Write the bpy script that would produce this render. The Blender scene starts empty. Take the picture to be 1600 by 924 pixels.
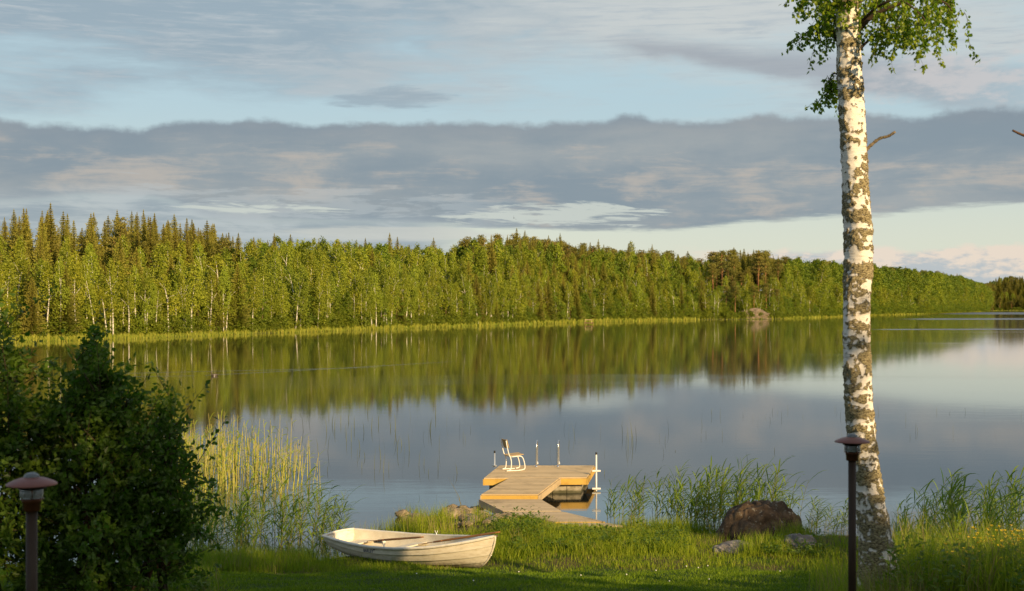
import bpy, math, random
import numpy as np
from mathutils import Vector, noise

random.seed(7)
RNG = np.random.default_rng(11)
scene = bpy.context.scene
COL = scene.collection
PI = math.pi
CAM_Z = 5.2
FPX = 2000.0          # focal length expressed in pixels of the 1600 px wide photograph
HOR = 478.0           # its horizon row

# ------------------------------------------------------------------ camera
cd = bpy.data.cameras.new('camera')
cam = bpy.data.objects.new('camera', cd)
COL.objects.link(cam)
cam.location = (0, 0, CAM_Z)
cam.rotation_euler = (math.radians(90), 0, 0)
cd.sensor_width = 36
cd.lens = 45
cd.shift_y = 0.01
cd.clip_start = 0.1
cd.clip_end = 9000
cd.dof.use_dof = True
cd.dof.focus_distance = 40
cd.dof.aperture_fstop = 2.8
scene.camera = cam

# ------------------------------------------------------------------ light
SUN_EL = math.radians(19)
SUN_AZ = math.radians(36.5)          # right of straight behind the camera
to_sun = Vector((math.sin(SUN_AZ) * math.cos(SUN_EL), -math.cos(SUN_AZ) * math.cos(SUN_EL), math.sin(SUN_EL)))
sl = bpy.data.lights.new('sun', 'SUN')
sl.energy = 5.0
sl.angle = math.radians(0.5)
sl.color = (1.0, 0.74, 0.40)
sun = bpy.data.objects.new('sun', sl)
COL.objects.link(sun)
sun.rotation_euler = (-to_sun).to_track_quat('-Z', 'Y').to_euler()
sun.location = (0, 0, 60)

vs = scene.view_settings
vs.view_transform = 'Standard'
vs.look = 'None'
vs.exposure = 0.40
vs.gamma = 1.0
vs.use_curve_mapping = False


def lin(r, g, b):
    def f(c):
        c /= 255.0
        return c / 12.92 if c <= 0.04045 else ((c + 0.055) / 1.055) ** 2.4
    return (f(r), f(g), f(b), 1.0)


# ------------------------------------------------------------------ node helpers
class N:
    """a socket with arithmetic"""
    def __init__(self, t, s):
        self.t, self.s = t, s

    def _m(self, op, *o, clamp=False):
        n = self.t.nodes.new('ShaderNodeMath')
        n.operation = op
        n.use_clamp = clamp
        for i, v in enumerate((self,) + o):
            if isinstance(v, N):
                self.t.links.new(v.s, n.inputs[i])
            else:
                n.inputs[i].default_value = v
        return N(self.t, n.outputs[0])

    def __add__(self, o): return self._m('ADD', o)
    def __radd__(self, o): return self._m('ADD', o)
    def __sub__(self, o): return self._m('SUBTRACT', o)
    def __rsub__(self, o): return (self * -1) + o
    def __mul__(self, o): return self._m('MULTIPLY', o)
    def __rmul__(self, o): return self._m('MULTIPLY', o)
    def __truediv__(self, o): return self._m('DIVIDE', o)
    def abs(self): return self._m('ABSOLUTE')
    def pow(self, e): return self._m('POWER', e)
    def min(self, o): return self._m('MINIMUM', o)
    def max(self, o): return self._m('MAXIMUM', o)
    def clamp(self): return self._m('ADD', 0.0, clamp=True)

    def ss(self, a, b):
        """smoothstep from a to b"""
        n = self.t.nodes.new('ShaderNodeMapRange')
        n.interpolation_type = 'SMOOTHSTEP'
        self.t.links.new(self.s, n.inputs['Value'])
        inv = a > b
        n.inputs['From Min'].default_value = min(a, b)
        n.inputs['From Max'].default_value = max(a, b)
        n.inputs['To Min'].default_value = 1.0 if inv else 0.0
        n.inputs['To Max'].default_value = 0.0 if inv else 1.0
        return N(self.t, n.outputs[0])

    def curve(self, pts):
        """piecewise linear function"""
        n = self.t.nodes.new('ShaderNodeFloatCurve')
        xs = [p[0] for p in pts]; ys = [p[1] for p in pts]
        x0, x1 = min(xs), max(xs); y0, y1 = min(ys), max(ys) + 1e-6
        c = n.mapping.curves[0]
        q = [((x - x0) / (x1 - x0), (y - y0) / (y1 - y0)) for x, y in pts]
        c.points[0].location = q[0]; c.points[1].location = q[-1]
        for a in q[1:-1]:
            c.points.new(*a)
        n.mapping.update()
        v = ((self - x0) * (1.0 / (x1 - x0))).clamp()
        self.t.links.new(v.s, n.inputs['Value'])
        return N(self.t, n.outputs[0]) * (y1 - y0) + y0


def comb(t, x, y, z=0.0):
    n = t.nodes.new('ShaderNodeCombineXYZ')
    for i, v in enumerate((x, y, z)):
        if isinstance(v, N): t.links.new(v.s, n.inputs[i])
        else: n.inputs[i].default_value = v
    return N(t, n.outputs[0])


def tex(t, vec, scale=1.0, detail=4.0, rough=0.55, dist=0.0):
    n = t.nodes.new('ShaderNodeTexNoise')
    if vec is not None: t.links.new(vec.s, n.inputs['Vector'])
    n.inputs['Scale'].default_value = scale
    n.inputs['Detail'].default_value = detail
    n.inputs['Roughness'].default_value = rough
    n.inputs['Distortion'].default_value = dist
    return N(t, n.outputs[0])


def mixc(t, f, a, b):
    n = t.nodes.new('ShaderNodeMix')
    n.data_type = 'RGBA'
    for sock, v in ((n.inputs[0], f), (n.inputs[6], a), (n.inputs[7], b)):
        if isinstance(v, N): t.links.new(v.s, sock)
        elif hasattr(v, '__len__'): sock.default_value = v if len(v) == 4 else (*v, 1)
        else: sock.default_value = v
    return N(t, n.outputs[2])


def sep(t, vec):
    n = t.nodes.new('ShaderNodeSeparateXYZ')
    t.links.new(vec.s, n.inputs[0])
    return [N(t, n.outputs[i]) for i in range(3)]


# ------------------------------------------------------------------ world: sky with evening clouds, by direction
world = bpy.data.worlds.new('World')
scene.world = world
world.use_nodes = True
wt = world.node_tree
wt.nodes.clear()
wout = wt.nodes.new('ShaderNodeOutputWorld')
bg = wt.nodes.new('ShaderNodeBackground')
wt.links.new(bg.outputs[0], wout.inputs[0])
sky = wt.nodes.new('ShaderNodeTexSky')
sky.sky_type = 'NISHITA'
sky.sun_disc = False
sky.sun_elevation = SUN_EL
sky.sun_rotation = math.atan2(to_sun.x, to_sun.y)
sky.air_density = 1.2
sky.dust_density = 1.5
sky.ozone_density = 1.5
SKY_STRENGTH = 0.12
bg.inputs[1].default_value = SKY_STRENGTH
tc = wt.nodes.new('ShaderNodeTexCoord')
gx, gy, gz = sep(wt, N(wt, tc.outputs['Generated']))
hyp = (gx * gx + gy * gy).pow(0.5).max(0.02)
az = N(wt, None); 
_n = wt.nodes.new('ShaderNodeMath'); _n.operation = 'ARCTAN2'
wt.links.new(gx.s, _n.inputs[0]); wt.links.new(gy.s, _n.inputs[1])
az = N(wt, _n.outputs[0])
SX = az * 2.06 + 0.8                   # heading, 0 .. 1.6 across the view
SY = gz.abs() / hyp * 2.0              # elevation, 0 at the horizon .. 0.48
big = tex(wt, comb(wt, SX * 1.3, SY * 6.0, 3.1), 1.6, 5, 0.55, 0.3) - 0.5
med = tex(wt, comb(wt, SX * 4.0, SY * 16.0, 7.7), 2.0, 7, 0.6, 0.4) - 0.5
fine = tex(wt, comb(wt, SX * 5.0, SY * 60.0, 1.7), 2.2, 8, 0.65, 0.3) - 0.5
puff = tex(wt, comb(wt, SX * 9.0, SY * 26.0, 4.2), 3.0, 8, 0.62, 0.1) - 0.5
lump = tex(wt, comb(wt, SX * 3.0, SY * 3.0, 9.3), 3.2, 7, 0.55, 0.0) - 0.5

K = 1.0 / SKY_STRENGTH / 2 ** 0.40


def skc(r, g, b):
    c = lin(r, g, b)
    return (c[0] * K, c[1] * K, c[2] * K, 1)


# clear sky behind the clouds (measured tone of the sky texture, lifted towards the evening haze)
skyc = N(wt, sky.outputs[0])
clear = mixc(wt, SY.curve([(0, 0.93), (0.12, 0.92), (0.3, 0.93), (0.6, 0.6), (1.2, 0.3), (3, 0.2)]), skyc,
             mixc(wt, SY.ss(0.05, 0.33), skc(219, 223, 206), skc(181, 206, 216)))
# upper veil
veil = ((SY - 0.33) * 4.5 + med * 0.7 + big * 1.8 + fine * 0.4 + 0.18 - (SX - 0.5) * 0.15).ss(-0.15, 0.65)
veilc = mixc(wt, (SX + med * 1.0 + big * 0.8).ss(0.35, 1.15), skc(152, 170, 183), skc(203, 207, 206))
veilc = mixc(wt, (fine * 1.6 + med * 1.2 + 0.35).ss(0.2, 0.8), veilc, skc(178, 188, 195))
col = mixc(wt, veil * 0.9, clear, veilc)
# thin creamy streaks everywhere above the band
col = mixc(wt, (fine * 2.0 + med).ss(0.25, 0.9) * SY.ss(0.27, 0.32) * 0.6, col, skc(208, 216, 218))
# grey cloud tongue on the right
d1 = (SY - (SX - 0.96) * -0.17 - 0.413 + med * 0.03 + lump * 0.02).abs()
w1 = ((SX - 0.9) * 0.055).clamp() + 0.006 + lump * 0.02
tong = ((w1 - d1) * 60.0).ss(-0.7, 1.1) * SX.ss(0.92, 1.02) * SX.ss(1.9, 1.3)
col = mixc(wt, tong * 0.75, col, skc(158, 164, 173))
# small grey cloud, upper middle
d2 = ((SX - 0.6) * (1 / 0.10)).pow(2.0) + ((SY - 0.325) * (1 / 0.02)).pow(2.0)
col = mixc(wt, (d2 + med * 3.0 + fine * 2.0).ss(1.1, 0.2) * 0.7, col, skc(152, 168, 180))
# pinkish patches on the right above the band
pk = (lump * 1.6 + puff * 1.4 + 0.35 - (SY - 0.33).abs() * 7.0).ss(0.05, 0.55) * SX.ss(1.25, 1.45)
col = mixc(wt, pk * 0.75, col, skc(205, 202, 202))

# the long bank of cloud
top = SX.curve([(-1.5, 0.27), (0.0, 0.268), (0.2, 0.272), (0.33, 0.28), (0.5, 0.283), (0.62, 0.281), (0.8, 0.284), (1.0, 0.292), (1.2, 0.288), (1.6, 0.29), (3.0, 0.27)])
bot = SX.curve([(-1.5, 0.16), (0.0, 0.15), (0.2, 0.165), (0.35, 0.13), (0.5, 0.13), (0.7, 0.125), (0.93, 0.118), (1.02, 0.117), (1.12, 0.124), (1.25, 0.132), (1.4, 0.140), (1.6, 0.148), (3.0, 0.16)])
mt = ((top - SY) + lump * 0.05 + med * 0.008 + puff * 0.010).ss(-0.005, 0.009)
mb = ((SY - bot) + med * 0.02 + fine * 0.02).ss(-0.004, 0.007)
bank = mt * mb
bc = mixc(wt, (med * 0.7 + big * 1.5 + lump * 0.5 + 0.5).ss(0.15, 0.95), skc(135, 150, 161), skc(164, 170, 172))
rose = (med * 1.9 + fine * 1.0 + lump * 1.0 + 0.24 - (SY - 0.195).abs() * 6.0).ss(0.0, 0.62)
bc = mixc(wt, rose * 0.9, bc, skc(184, 178, 171))
bc = mixc(wt, ((SY - top) * 40.0 + 1.0 + med).ss(-0.7, 1.0) * 0.4, bc, skc(136, 147, 158))
col = mixc(wt, bank * 0.97, col, bc)
# the bright window in the bank
d3 = ((SX - 0.88) * (1 / 0.16)).pow(2.0) + ((SY - 0.140) * (1 / 0.020)).pow(2.0)
d4 = ((SX - 0.40) * (1 / 0.13)).pow(2.0) + ((SY - 0.150) * (1 / 0.014)).pow(2.0)
d5 = ((SX - 0.60) * (1 / 0.20)).pow(2.0) + ((SY - 0.112) * (1 / 0.012)).pow(2.0)
streak = tex(wt, comb(wt, SX * 6.0, SY * 75.0 + SX * 2.0, 6.6), 1.6, 6, 0.6, 0.6) - 0.5
# under the bank: grey-blue with pale streaks on the left, clear and creamy on the right
und = (bot - SY).ss(-0.03, 0.01) * SX.ss(0.78, 0.62)
us = mixc(wt, (fine * 0.9 + med * 1.6 + big * 0.8 + 0.25).ss(0.0, 0.6), skc(146, 161, 172), skc(182, 191, 194))
col = mixc(wt, und * 0.9, col, us)
us2 = (fine * 2.6 + med * 2.5 + 0.32 - (SY - 0.15).abs() * 16).ss(0.0, 0.3) * SX.ss(0.14, 0.22) * SX.ss(0.86, 0.7)
col = mixc(wt, us2 * 0.4, col, skc(182, 192, 196))
col = mixc(wt, (d3.min(d4 + 0.25) + streak * 5.0 + med * 3.0).ss(1.05, 0.35) * 0.85, col, skc(205, 212, 204))
col = mixc(wt, (d5 + streak * 2.0 + med * 2.0).ss(1.3, 0.3) * 0.7, col, skc(206, 208, 200))
# low heaped clouds near the horizon on the right
ctop = 0.088 + lump * 0.05 + puff * 0.02
cum = (ctop - SY).ss(-0.003, 0.008) * (SX + puff * 0.25).ss(1.02, 1.22)
cc = mixc(wt, (puff * 3.4 + lump * 2.4 + (SY - 0.052) * 16.0).ss(-0.35, 0.5), skc(182, 190, 196), skc(234, 218, 202))
col = mixc(wt, cum * (SY.ss(0.0, 0.03) * 0.6 + 0.3), col, cc)
# rest of the dome, away from the view: broken grey cloud
high = SY.ss(0.5, 0.9)
col = mixc(wt, high * 0.6, col, mixc(wt, (lump * 2 + 0.5).ss(0.2, 0.8), skyc, skc(150, 158, 168)))
wt.links.new(col.s, bg.inputs[0])


# ------------------------------------------------------------------ mesh helpers
class G:
    def __init__(self):
        self.V = []; self.F = []; self.T = []; self.M = []; self.n = 0

    def add(self, V, F, tint=0.5, mi=0):
        V = np.asarray(V, dtype=np.float64).reshape(-1, 3)
        F = np.asarray(F, dtype=np.int64)
        if F.ndim == 1: F = F[None, :]
        self.V.append(V); self.F.append(F + self.n)
        t = np.broadcast_to(np.asarray(tint, dtype=np.float64), (len(F),))
        self.T.append(t); self.M.append(np.full(len(F), mi))
        self.n += len(V)
        return self

    def merge(self, g, mi=None):
        off = self.n
        self.V += g.V
        self.F += [f + off for f in g.F]
        self.T += g.T
        self.M += [m if mi is None else np.full_like(m, mi) for m in g.M]
        self.n += g.n
        return self

    def mesh(self, name, mats, smooth=False):
        me = bpy.data.meshes.new(name)
        V = np.concatenate(self.V)
        me.vertices.add(len(V))
        me.vertices.foreach_set('co', V.astype(np.float32).ravel())
        tot = np.concatenate([np.full(len(f), f.shape[1]) for f in self.F])
        loops = np.concatenate([f.ravel() for f in self.F])
        me.loops.add(len(loops))
        me.loops.foreach_set('vertex_index', loops.astype(np.int32))
        me.polygons.add(len(tot))
        st = np.concatenate([[0], np.cumsum(tot)[:-1]])
        me.polygons.foreach_set('loop_start', st.astype(np.int32))
        me.polygons.foreach_set('loop_total', tot.astype(np.int32))
        me.polygons.foreach_set('material_index', np.concatenate(self.M).astype(np.int32))
        me.polygons.foreach_set('use_smooth', np.full(len(tot), smooth))
        a = me.attributes.new('tint', 'FLOAT', 'FACE')
        a.data.foreach_set('value', np.concatenate(self.T).astype(np.float32))
        for m in (mats if isinstance(mats, (list, tuple)) else [mats]):
            me.materials.append(m)
        me.update(calc_edges=True)
        me.validate()
        return me

    def obj(self, name, mats, parent=None, smooth=False, loc=None):
        o = bpy.data.objects.new(name, self.mesh(name, mats, smooth))
        COL.objects.link(o)
        if parent: o.parent = parent
        if loc is not None: o.location = loc
        return o


def tag(o, label=None, cat=None, group=None, kind=None):
    if label: o['label'] = label
    if cat: o['category'] = cat
    if group: o['group'] = group
    if kind: o['kind'] = kind
    return o


def empty(name, loc=(0, 0, 0), rz=0.0):
    o = bpy.data.objects.new(name, None)
    COL.objects.link(o)
    o.empty_display_size = 0.1
    o.location = loc
    o.rotation_euler = (0, 0, rz)
    return o


def clone(o, parent=None):
    c = o.copy()
    COL.objects.link(c)
    if parent: c.parent = parent
    for ch in list(o.children):
        clone(ch, c)
    return c


def nrm(a):
    return a / np.maximum(np.linalg.norm(a, axis=-1, keepdims=True), 1e-9)


def tube(g, pts, rad, n=8, tint=0.5, mi=0, cap=True):
    P = np.asarray(pts, float)
    m = len(P)
    R = np.broadcast_to(np.asarray(rad, float), (m,))
    T = np.gradient(P, axis=0); T = nrm(T)
    up = np.array([0, 0, 1.0]) if abs(T[0][2]) < 0.9 else np.array([1.0, 0, 0])
    A = nrm(np.cross(T[0], up))
    V = []
    for i in range(m):
        A = A - T[i] * np.dot(A, T[i]); A = A / np.linalg.norm(A)
        B = np.cross(T[i], A)
        a = np.arange(n) * 2 * PI / n
        V.append(P[i] + R[i] * (np.outer(np.cos(a), A) + np.outer(np.sin(a), B)))
    V = np.concatenate(V)
    i = np.arange(m - 1)[:, None] * n
    j = np.arange(n)[None, :]
    F = np.stack([i + j, i + (j + 1) % n, i + n + (j + 1) % n, i + n + j], -1).reshape(-1, 4)
    off = g.n
    g.add(V, F, tint, mi)
    if cap:
        for base in (np.arange(n)[::-1], (m - 1) * n + np.arange(n)):
            g.F.append((base + off)[None, :]); g.T.append(np.full(1, float(np.mean(tint)))); g.M.append(np.full(1, mi))
    return g


def smooth_path(pts, k=6):
    P = np.asarray(pts, float)
    P = np.vstack([2 * P[0] - P[1], P, 2 * P[-1] - P[-2]])
    out = []
    for i in range(1, len(P) - 2):
        for s in np.linspace(0, 1, k, endpoint=False):
            a, b, c, d = P[i - 1:i + 3]
            out.append(0.5 * ((2 * b) + (c - a) * s + (2 * a - 5 * b + 4 * c - d) * s * s + (3 * b - a - 3 * c + d) * s ** 3))
    out.append(P[-2])
    return np.array(out)


def box(g, c, s, tint=0.5, mi=0, ax=None, bev=0.0):
    """box centre c, size s, axes ax (3x3 rows); bevelled when bev > 0"""
    ax = np.eye(3) if ax is None else np.asarray(ax, float)
    s = np.asarray(s, float) / 2
    if bev <= 0:
        V = np.array([[x, y, z] for x in (-1, 1) for y in (-1, 1) for z in (-1, 1)], float) * s
        F = [[0, 1, 3, 2], [4, 6, 7, 5], [0, 4, 5, 1], [2, 3, 7, 6], [0, 2, 6, 4], [1, 5, 7, 3]]
        g.add(V @ ax + np.asarray(c, float), F, tint, mi)
    else:
        V = []
        for x in (-1, 1):
            for y in (-1, 1):
                for z in (-1, 1):
                    V += [[x * s[0], y * (s[1] - bev), z * (s[2] - bev)],
                          [x * (s[0] - bev), y * s[1], z * (s[2] - bev)],
                          [x * (s[0] - bev), y * (s[1] - bev), z * s[2]]]
        V = np.array(V)
        def i(x, y, z, k): return ((x * 2 + y) * 2 + z) * 3 + k
        Q = []; Tt = []
        for x in (0, 1):
            q = [i(x, 0, 0, 0), i(x, 0, 1, 0), i(x, 1, 1, 0), i(x, 1, 0, 0)]; Q.append(q if x == 0 else q[::-1])
        for y in (0, 1):
            q = [i(0, y, 0, 1), i(1, y, 0, 1), i(1, y, 1, 1), i(0, y, 1, 1)]; Q.append(q if y == 0 else q[::-1])
        for z in (0, 1):
            q = [i(0, 0, z, 2), i(0, 1, z, 2), i(1, 1, z, 2), i(1, 0, z, 2)]; Q.append(q if z == 0 else q[::-1])
        for y in (0, 1):
            for z in (0, 1): Q.append([i(0, y, z, 1), i(1, y, z, 1), i(1, y, z, 2), i(0, y, z, 2)])
        for x in (0, 1):
            for z in (0, 1): Q.append([i(x, 0, z, 0), i(x, 1, z, 0), i(x, 1, z, 2), i(x, 0, z, 2)])
            for y in (0, 1): Q.append([i(x, y, 0, 0), i(x, y, 1, 0), i(x, y, 1, 1), i(x, y, 0, 1)])
        W = V @ ax + np.asarray(c, float)
        off = g.n
        g.add(W, Q, tint, mi)
        T3 = [[i(x, y, z, 0), i(x, y, z, 1), i(x, y, z, 2)] for x in (0, 1) for y in (0, 1) for z in (0, 1)]
        g.F.append(np.array(T3) + off); g.T.append(np.full(8, float(np.mean(tint)))); g.M.append(np.full(8, mi))
    return g


def lathe(g, prof, n=40, tint=0.5, mi=0, c=(0, 0, 0)):
    P = np.array(prof, float)
    a = np.arange(n) * 2 * PI / n
    V = np.stack([P[:, 0][:, None] * np.cos(a), P[:, 0][:, None] * np.sin(a), np.repeat(P[:, 1][:, None], n, 1)], -1).reshape(-1, 3) + np.asarray(c, float)
    i = np.arange(len(P) - 1)[:, None] * n; j = np.arange(n)[None, :]
    F = np.stack([i + j, i + (j + 1) % n, i + n + (j + 1) % n, i + n + j], -1).reshape(-1, 4)
    return g.add(V, F, tint, mi)


def prism(g, poly, z0, z1, tint=0.5, mi=0):
    """vertical prism over a polygon of (x, y) given counter-clockwise; z0/z1 scalars or per-vertex"""
    P = np.asarray(poly, float); n = len(P)
    z0 = np.broadcast_to(np.asarray(z0, float), (n,)); z1 = np.broadcast_to(np.asarray(z1, float), (n,))
    V = np.vstack([np.c_[P, z0], np.c_[P, z1]])
    off = g.n
    F = [[i, (i + 1) % n, n + (i + 1) % n, n + i] for i in range(n)]
    g.add(V, F, tint, mi)
    for idx in (np.arange(n)[::-1], n + np.arange(n)):
        g.F.append((idx + off)[None, :]); g.T.append(np.full(1, float(np.mean(tint)))); g.M.append(np.full(1, mi))
    return g


def leaves(g, P, D, Nn, L, W, tint, mi=0, fold=0.12):
    P = np.asarray(P); n = len(P)
    D = nrm(D); S = nrm(np.cross(D, Nn)); U = np.cross(S, D)
    L = np.broadcast_to(L, (n,))[:, None]; W = np.broadcast_to(W, (n,))[:, None]
    a = P
    b = P + D * L * .42 + S * W / 2 + U * W * fold
    c = P + D * L
    d = P + D * L * .42 - S * W / 2 + U * W * fold
    V = np.stack([a, b, c, d], 1).reshape(-1, 3)
    F = np.arange(n * 4).reshape(n, 4)
    g.add(V, F, tint, mi)


def blades(g, P, H, W, lean, az_, tint, mi=0, curl=0.5):
    """grass blades: base P, height H, base width W, lean (horizontal tip shift / H), azimuth of the lean"""
    P = np.asarray(P); n = len(P)
    H = np.broadcast_to(H, (n,)); W = np.broadcast_to(W, (n,)); lean = np.broadcast_to(lean, (n,))
    dx, dy = np.cos(az_), np.sin(az_)
    f = RNG.uniform(0, 2 * PI, n)
    sx, sy = np.cos(f) * W / 2, np.sin(f) * W / 2
    lx, ly = dx * lean * H, dy * lean * H
    def at(k, hk, wk):
        c = P + np.stack([lx * k, ly * k, H * hk], -1)
        s = np.stack([sx * wk, sy * wk, np.zeros(n)], -1)
        return c - s, c + s
    a0, a1 = at(0, 0, 1); b0, b1 = at(.28, .55, .8)
    c0, _ = at(1.0, 1.0 - curl * 0.12, 0)
    V = np.stack([a0, a1, b1, b0, c0], 1).reshape(-1, 3)
    i = np.arange(n)[:, None] * 5
    off = g.n
    g.add(V, i + np.array([[0, 1, 2, 3]]), tint, mi)
    g.F.append(i + np.array([[3, 2, 4]]) + off)
    g.T.append(np.broadcast_to(np.asarray(tint, float), (n,))); g.M.append(np.full(n, mi))


def fbm3(V, sc, oct=4, seed=0.0):
    out = np.empty(len(V))
    for i, v in enumerate(V):
        out[i] = noise.fractal(Vector((v[0] * sc + seed, v[1] * sc - seed, v[2] * sc + 2 * seed)), 1.0, 2.0, oct)
    return out


# ------------------------------------------------------------------ materials
def new_mat(name):
    m = bpy.data.materials.new(name)
    m.use_nodes = True
    t = m.node_tree
    t.nodes.clear()
    out = t.nodes.new('ShaderNodeOutputMaterial')
    return m, t, out


def attr(t, name='tint'):
    n = t.nodes.new('ShaderNodeAttribute'); n.attribute_name = name
    return N(t, n.outputs['Fac'])


def rnd(t):
    n = t.nodes.new('ShaderNodeObjectInfo')
    return N(t, n.outputs['Random'])


def geo_pos(t):
    n = t.nodes.new('ShaderNodeNewGeometry')
    return N(t, n.outputs['Position'])


def obj_pos(t):
    n = t.nodes.new('ShaderNodeTexCoord')
    return N(t, n.outputs['Object'])


def princ(t, out, base, rough=0.5, spec=0.5, metal=0.0, bump=None, bdist=0.01, extra=None):
    b = t.nodes.new('ShaderNodeBsdfPrincipled')
    def setv(k, v):
        if isinstance(v, N): t.links.new(v.s, b.inputs[k])
        else: b.inputs[k].default_value = v if not (hasattr(v, '__len__') and len(v) == 3) else (*v, 1)
    setv('Base Color', base); setv('Roughness', rough); setv('Specular IOR Level', spec); setv('Metallic', metal)
    for k, v in (extra or {}).items(): setv(k, v)
    if bump is not None:
        bn = t.nodes.new('ShaderNodeBump')
        bn.inputs['Distance'].default_value = bdist
        t.links.new(bump.s, bn.inputs['Height'])
        t.links.new(bn.outputs[0], b.inputs['Normal'])
    if out is not None: t.links.new(b.outputs[0], out.inputs[0])
    return b


def foliage(name, ca, cb, cc=None, trans=0.35, rough=0.55, spec=0.25, rv=1.0, vv=0.0):
    """leaf colours ca..cb by leaf, drifting towards cc from plant to plant"""
    m, t, out = new_mat(name)
    c = mixc(t, attr(t), (*ca, 1), (*cb, 1))
    if cc: c = mixc(t, (rnd(t) * rv).clamp(), c, (*cc, 1))
    if vv: c = mixc(t, (rnd(t) * 7.13)._m('FRACT') * vv, c, mixc(t, 0.75, c, (.012, .02, .004, 1)))
    b = princ(t, None, c, rough, spec)
    tr = t.nodes.new('ShaderNodeBsdfTranslucent')
    t.links.new(mixc(t, 0.35, c, (ca[0] * 1.6, cb[1] * 1.6, ca[2], 1)).s, tr.inputs[0])
    mx = t.nodes.new('ShaderNodeMixShader')
    mx.inputs[0].default_value = trans
    t.links.new(b.outputs[0], mx.inputs[1]); t.links.new(tr.outputs[0], mx.inputs[2])
    t.links.new(mx.outputs[0], out.inputs[0])
    return m


def plain(name, colr, rough=0.5, spec=0.5, metal=0.0, var=0.15, sc=8.0, bump=0.0):
    m, t, out = new_mat(name)
    p = obj_pos(t)
    n = tex(t, p, sc, 5, 0.6)
    d = tuple(x * (1 - var) for x in colr); e = tuple(min(1, x * (1 + var)) for x in colr)
    princ(t, out, mixc(t, n.ss(0.3, 0.7), d, e), rough, spec, metal, tex(t, p, sc * 6, 4) if bump else None, bump or 0.01)
    return m


M = {}
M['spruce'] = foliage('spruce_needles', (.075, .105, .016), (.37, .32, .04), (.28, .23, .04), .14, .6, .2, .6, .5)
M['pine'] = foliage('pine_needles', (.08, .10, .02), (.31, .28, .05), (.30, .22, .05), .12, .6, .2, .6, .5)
M['birchleaf'] = foliage('far_birch_leaves', (.13, .155, .010), (.42, .40, .03), (.27, .34, .03), .22, .5, .2, .8, .5)
M['alderleaf'] = foliage('far_alder_leaves', (.09, .13, .010), (.33, .36, .02), (.16, .24, .025), .22, .5, .2, .8, .55)
M['understory'] = foliage('understory_leaves', (.09, .125, .01), (.28, .30, .016), (.15, .19, .012), .22, .55, .25, 1, .45)
M['farreed'] = foliage('far_reeds', (.18, .24, .02), (.42, .38, .05), None, .3)
M['bushleaf'] = foliage('shrub_leaves', (.03, .06, .006), (.13, .20, .018), None, .4, .45, .3)
M['nearbirch'] = foliage('birch_leaves', (.11, .17, .010), (.30, .36, .02), None, .45, .4, .35)
M['lawn'] = foliage('lawn_blades', (.09, .155, .004), (.20, .27, .008), None, .3)
M['meadow'] = foliage('meadow_blades', (.11, .17, .006), (.34, .37, .022), None, .35)
M['straw'] = foliage('dry_grass', (.20, .16, .06), (.32, .26, .10), None, .3)
M['reed'] = foliage('reed_leaves', (.09, .15, .015), (.23, .30, .03), (.16, .24, .02), .35)
M['reedstem'] = foliage('reed_stems', (.14, .16, .04), (.26, .23, .07), (.20, .18, .06), .2)
M['waterreed'] = foliage('water_reed_leaves', (.26, .34, .02), (.44, .46, .04), (.3, .38, .03), .35)
M['waterreedstem'] = foliage('water_reed_stems', (.50, .40, .14), (.40, .42, .06), (.45, .40, .10), .2)
M['sedge'] = foliage('sedge', (.05, .06, .025), (.12, .13, .04), None, .1)
M['weed'] = foliage('broad_weed_leaves', (.07, .13, .01), (.15, .21, .02), None, .35)
M['petal'] = plain('yellow_petals', (.80, .55, .02), .5, .3, var=.1)
M['stem'] = plain('green_stem', (.10, .16, .03), .6, .3)
M['brown_bark'] = plain('brown_bark', (.16, .095, .06), .9, .1, var=.35, sc=3)
M['pine_bark'] = plain('pine_bark', (.34, .17, .08), .9, .1, var=.3, sc=2)
M['twig'] = plain('twig', (.06, .04, .025), .8, .2)


def mat_farbirchbark():
    m, t, out = new_mat('far_birch_bark')
    p = obj_pos(t)
    x, y, z = sep(t, p)
    n = tex(t, comb(t, x * 2, y * 2, z * 3.5), 2.0, 4, .6)
    c = mixc(t, n.ss(.50, .66), (.74, .68, .58, 1), (.10, .08, .06, 1))
    princ(t, out, c, .8, .15)
    return m


M['farbirchbark'] = mat_farbirchbark()


def mat_bark():
    m, t, out = new_mat('birch_bark')
    p = obj_pos(t)
    x, y, z = sep(t, p)
    k = attr(t, 'rough')
    n1 = tex(t, comb(t, x * 14, y * 14, z * 34), 2.2, 6, .7)          # fissured crust
    n2 = tex(t, comb(t, x * 3, y * 3, z * 40), 2.0, 4, .6)           # fine horizontal lenticels
    n3 = tex(t, p, 30, 4, .7)
    white = mixc(t, n2.ss(.56, .70), (.80, .73, .64, 1), (.42, .34, .26, 1))
    white = mixc(t, tex(t, p, 5.0, 4).ss(.55, .75) * .55, white, (.62, .48, .34, 1))
    crust = mixc(t, n1.ss(.36, .62), (.07, .052, .03, 1), (.52, .43, .24, 1))
    crust = mixc(t, n3.ss(.5, .72) * .5, crust, (.24, .20, .09, 1))
    f = (k + (n1 - .5) * .55 + (n3 - .5) * .35).ss(.44, .54)
    c = mixc(t, f, white, crust)
    hgt = f * 0.7 + n1 * f * 1.0 + n2 * .15
    princ(t, out, c, .85, .15, 0, hgt, .03)
    return m


M['bark'] = mat_bark()


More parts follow.
